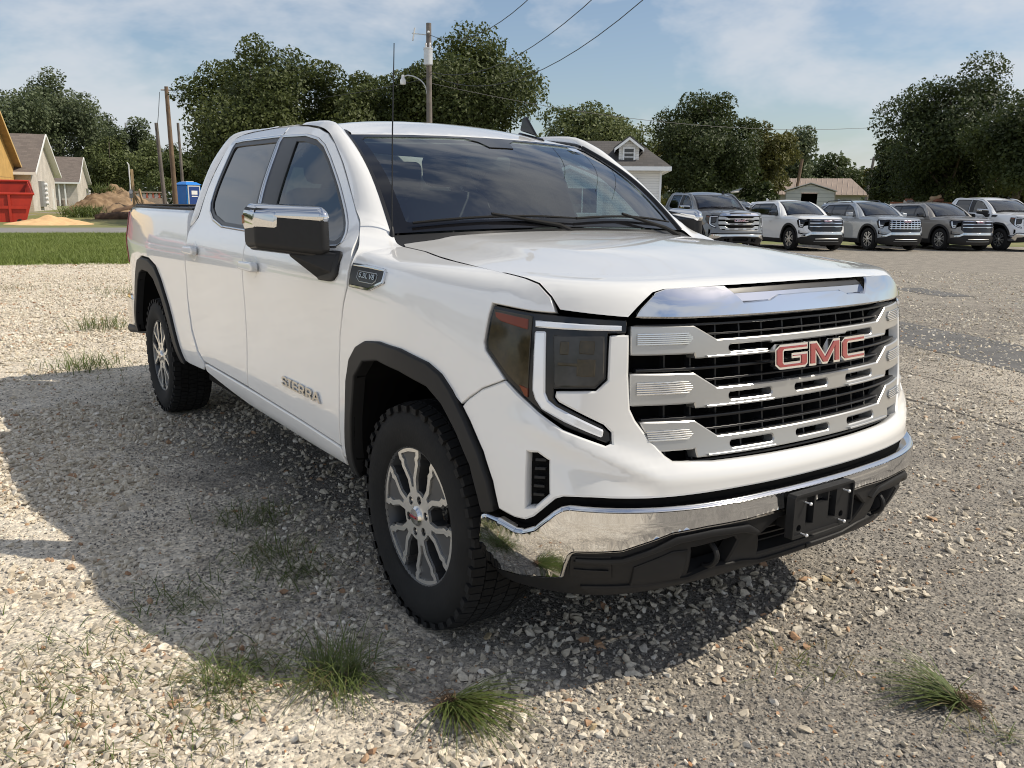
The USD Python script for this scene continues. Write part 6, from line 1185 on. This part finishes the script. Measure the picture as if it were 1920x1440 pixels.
# ------------------------------------------------------------------ trees
leafmat('oak_leaf', (.048, .066, .016), (.185, .205, .062), .30); leafmat('dark_leaf', (.034, .052, .016), (.140, .160, .050), .32); leafmat('light_leaf', (.085, .110, .034), (.27, .29, .12), .35); leafmat('olive_leaf', (.080, .086, .020), (.25, .22, .06), .35); leafmat('far_leaf', (.075, .098, .045), (.19, .22, .11), .25)
def tree(name, label, loc, h, crown, mat, seed, leaves=15000, leaf=.26, z0=.18, airy=0.0, group=None, shape='round', trunk_r=.22, nblob=26, forks=7):
    """Tapered trunk, forking limbs, and a crown of leaf-sized faces gathered in uneven clumps."""
    r = np.random.default_rng(seed); rx, ry = crown; zc0 = h*z0; H = h-zc0
    T = thing(name, label, 'tree', loc, 0, group)
    B = []
    tries = 0
    while len(B) < nblob and tries < 4000:
        tries += 1
        p = r.uniform(-1, 1, 3); q = np.linalg.norm(p)
        if q > 1: continue
        if shape == 'round': w = 1.0
        elif shape == 'cone': w = 1-.65*max(0, (p[2]+1)/2)
        else: w = .75+.25*math.sin((p[2]+1)*1.6)
        c = np.array([p[0]*rx*w*.86, p[1]*ry*w*.86, zc0+H*(.5+p[2]*.5)*.90+H*.02])
        s = r.uniform(.22, .46)*min(rx, ry, H/2)*(1.0-.30*abs(p[2]))
        if not B: c = np.array([0, 0, zc0+H*.48]); s = .45*min(rx, ry, H/2)
        dd = [np.linalg.norm(c-b)/(s+t) for b, t in B]
        if not B or (min(dd) > .36 and min(dd) < .72): B.append((c, s))
    limbs = []
    tp = np.array([0, 0, zc0+H*.30]); k1 = np.array([r.normal(0, .02)*h, r.normal(0, .02)*h, zc0*.6])
    limbs.append(tube(dense([(0, 0, -.3), k1, tp, (r.normal(0, .1)*rx, r.normal(0, .1)*ry, zc0+H*.72)], 9), trunk_r*np.linspace(1.15, .25, 9), 9))
    for c, s in B[:forks*2]:
        st = tp*r.uniform(.55, 1.15); st[2] = min(st[2], c[2]*.9); mid = (st+c)/2+[0, 0, -.06*np.linalg.norm(c-st)]; limbs.append(tube(dense([st, mid, c], 6), trunk_r*np.linspace(.42, .07, 6), 6))
    obj('trunk', cat(limbs), G['bark'], T, 50)
    wt = np.array([s**2 for c, s in B]); n = r.multinomial(leaves, wt/wt.sum()); P = []
    for (c, s), m in zip(B, n):
        d = r.normal(size=(m, 3)); d /= np.linalg.norm(d, axis=1, keepdims=True); rad = s*(1-r.random(m)**2*(.75-.35*airy))*(1+.35*airy*r.random(m))
        # lumps inside the clump
        lump = meshkit.noise(d*2.4+c*3, 5)*.5+.72; P.append(c+d*(rad*lump)[:, None]*[1.08, 1.08, .86])
    P = np.vstack(P); m = len(P); out = P-[0, 0, zc0+H*.4]; out /= np.linalg.norm(out, axis=1, keepdims=True)
    nrm = out*.7+r.normal(size=(m, 3))*.75+[0, 0, .35]; nrm /= np.linalg.norm(nrm, axis=1, keepdims=True)
    a = np.cross(nrm, r.normal(size=(m, 3))); a /= np.linalg.norm(a, axis=1, keepdims=True); b = np.cross(nrm, a); L = leaf*r.uniform(.55, 1.25, (m, 1)); Wd = L*r.uniform(.45, .75, (m, 1))
    V = np.stack([P-a*L*.5, P+b*Wd*.5-a*L*.05+nrm*L*.06, P+a*L*.55, P-b*Wd*.5+a*L*.05+nrm*L*.06], 1).reshape(-1, 3); i = np.arange(m)*4
    obj('crown', tm(V, np.vstack([np.c_[i, i+1, i+2], np.c_[i, i+2, i+3]])), G[mat], T); return T
OAKG = None
tree('oak_tree', 'big dark oak behind the cab, left one, beside the leaning brown pole', (-46.6, 14.4, 0), 11.2, (4.7, 4.3), 'oak_leaf', 1, 60000, .21, .06, nblob=44)
tree('oak_tree', 'lower dark oak in the middle of the clump behind the cab', (-44.6, 18.4, 0), 10.2, (3.9, 3.7), 'oak_leaf', 2, 42000, .21, .08, nblob=30)
tree('oak_tree', 'tallest oak right of the transformer pole, sky showing through it', (-41.0, 24.2, 0), 12.0, (4.2, 4.2), 'oak_leaf', 3, 46000, .22, .14, .35, nblob=42)
tree('oak_tree', 'oak crown just left of the transformer pole', (-42.4, 20.9, 0), 10.9, (3.2, 3.2), 'oak_leaf', 4, 34000, .21, .12, .3, nblob=22)
tree('pine_tree', 'tall pale green tree behind the brick houses at far left', gl(-128, 14.9), 21.0, (5.8, 5.8), 'far_leaf', 5, 17000, .42, .10, .2, shape='tall', nblob=34)
tree('pine_tree', 'broad pale green tree behind the unfinished house', gl(-121, 6.3), 19.0, (6.8, 6.8), 'far_leaf', 6, 17000, .42, .05, .2, nblob=34)
tree('pine_tree', 'tree beyond the second brick house roof, half hidden by the tallest', gl(-135, 20.0), 14.4, (4.5, 4.5), 'far_leaf', 7, 10000, .42, .05, nblob=24)
tree('pine_tree', 'round-topped tree between the brick houses and the poles', gl(-122, 21.9), 14.4, (3.7, 3.7), 'far_leaf', 8, 11000, .36, .05, nblob=24)
for i, (x, y, h, w, lab) in enumerate(((-117, 19.0, 10.8, 3.6, 'green bushy tree left of the round-topped tree'), (-112, 23.6, 10.2, 3.7, 'green bushy tree right below the round-topped tree'), (-88, 21.0, 7.0, 2.8, 'low bushy tree behind the cluster of poles'), (-120, 25.8, 11.4, 3.0, 'slim tree rising just left of the leaning poles'), (-84, 23.5, 6.5, 3.2, 'low tree behind the blue toilet'), (-70, 20.0, 6.0, 3.0, 'dense low tree between the blue toilet and the big oak'))):
    tree('bushy_tree', lab, gl(x, y), h, (w, w), 'light_leaf' if i in (0, 1) else 'oak_leaf', 20+i, 9000, .33, .0, nblob=22, trunk_r=.14)
tree('ash_tree', 'airy pale green tree right of the roof fin, left of the cottage', (-44.0, 35.4, 0), 10.2, (3.1, 3.1), 'light_leaf', 30, 15000, .24, .12, .7, nblob=26, trunk_r=.13)
tree('ash_tree', 'smaller pale green tree behind the cottage roof', (-46.5, 41.0, 0), 9.3, (2.9, 2.9), 'light_leaf', 31, 12000, .24, .1, .6, nblob=20, trunk_r=.12)
tree('ash_tree', 'yellow-green tree behind the dormer, nearest the dark tree', (-46.3, 44.2, 0), 8.2, (2.6, 2.6), 'olive_leaf', 32, 11000, .25, .05, .3, nblob=20, trunk_r=.12)
tree('dark_tree', 'large dense dark tree right of the white cottage', (-37.2, 39.9, 0), 10.9, (3.3, 3.3), 'dark_leaf', 33, 44000, .20, .02, nblob=40)
tree('olive_tree', 'olive-yellow tree between the dense dark tree and the metal roof', (-38.2, 47.0, 0), 8.4, (2.5, 2.5), 'olive_leaf', 34, 13000, .24, .03, nblob=24, trunk_r=.14)
tree('dark_tree', 'tall dark tree behind the olive-yellow tree', (-49.6, 64.6, 0), 10.8, (2.9, 2.9), 'far_leaf', 35, 10000, .34, .03, .2, nblob=24)
tree('dark_tree', 'low dark tree above the brown metal roof', gl(-52.4, 75.0), 6.9, (3.4, 3.0), 'dark_leaf', 36, 10000, .34, .0, .2, nblob=24)
tree('olive_tree', 'low yellow-green tree beside the dark leaning pole', gl(-50.0, 79.0), 6.0, (2.6, 2.6), 'olive_leaf', 37, 6000, .34, .0, nblob=18)
tree('dark_tree', 'wide spreading dark tree, largest on the right', (-25.7, 48.4, 0), 10.1, (3.9, 3.9), 'dark_leaf', 38, 46000, .20, .12, .2, nblob=44)
tree('dark_tree', 'dark tree at the right edge behind the white pickup', (-20.0, 44.9, 0), 8.6, (2.8, 2.8), 'dark_leaf', 39, 26000, .20, .16, .2, nblob=28)
tree('dark_tree', 'medium dark tree left of the largest one on the right', (-31.0, 52.6, 0), 7.6, (2.6, 2.6), 'dark_leaf', 40, 14000, .25, .02, nblob=26)
tree('bushy_tree', 'low green bushes behind the bronze suv', (-30.8, 58.0, 0), 4.4, (3.4, 3.4), 'olive_leaf', 41, 9000, .28, .0, nblob=22, trunk_r=.1)
tree('bushy_tree', 'low dark bushes behind the grey pickup and the cottage', (-34.5, 42.5, 0), 3.6, (2.2, 2.2), 'dark_leaf', 42, 8000, .24, .0, nblob=18, trunk_r=.1)
tree('olive_tree', 'small sunlit tree seen low behind the white pickup', (-21.5, 52.0, 0), 5.6, (3.0, 3.0), 'olive_leaf', 43, 9000, .26, .05, nblob=20, trunk_r=.12)
# a far belt of woodland that closes the horizon
rg = np.random.default_rng(77); Pq = []
for k in range(230):
    az = 1.85+2.1*k/229; d = rg.uniform(125, 175); c = np.array([CAM[0]+d*math.cos(az), CAM[1]+d*math.sin(az), .45]); hh = rg.uniform(5, 9.5)
    m = 330; dd = rg.normal(size=(m, 3)); dd /= np.linalg.norm(dd, axis=1, keepdims=True); Pq.append(c+[0, 0, hh*.5]+dd*np.array([3.6, 3.6, hh*.5])*(.6+.4*rg.random((m, 1))))
Pq = np.vstack(Pq); m = len(Pq); nr = rg.normal(size=(m, 3)); nr /= np.linalg.norm(nr, axis=1, keepdims=True); a = np.cross(nr, rg.normal(size=(m, 3))); a /= np.linalg.norm(a, axis=1, keepdims=True); b = np.cross(nr, a); L = rg.uniform(.5, 1.0, (m, 1))
V = np.stack([Pq-a*L*.5, Pq+b*L*.35, Pq+a*L*.5, Pq-b*L*.35], 1).reshape(-1, 3); i = np.arange(m)*4
obj('far_woodland', tm(V, np.vstack([np.c_[i, i+1, i+2], np.c_[i, i+2, i+3]])), G['far_leaf'], None, False, 'distant belt of woodland along the horizon behind the houses and trees', 'woodland', None, 'stuff')
# trees across the road on the passenger side, which the truck's windows mirror
for i, (x, y, h, w, lab) in enumerate(((-26, -46, 11, 5, 'leafy tree across the way that the rear door window mirrors'), (-40, -52, 12, 5.5, 'tall leafy tree farther back on the passenger side'), (-6, -44, 9, 4.5, 'leafy tree on the passenger side beyond the gravel'))):
    tree('roadside_tree', lab, (x, y, 0), h, (w, w), 'oak_leaf', 60+i, 9000, .5, .08, nblob=26)
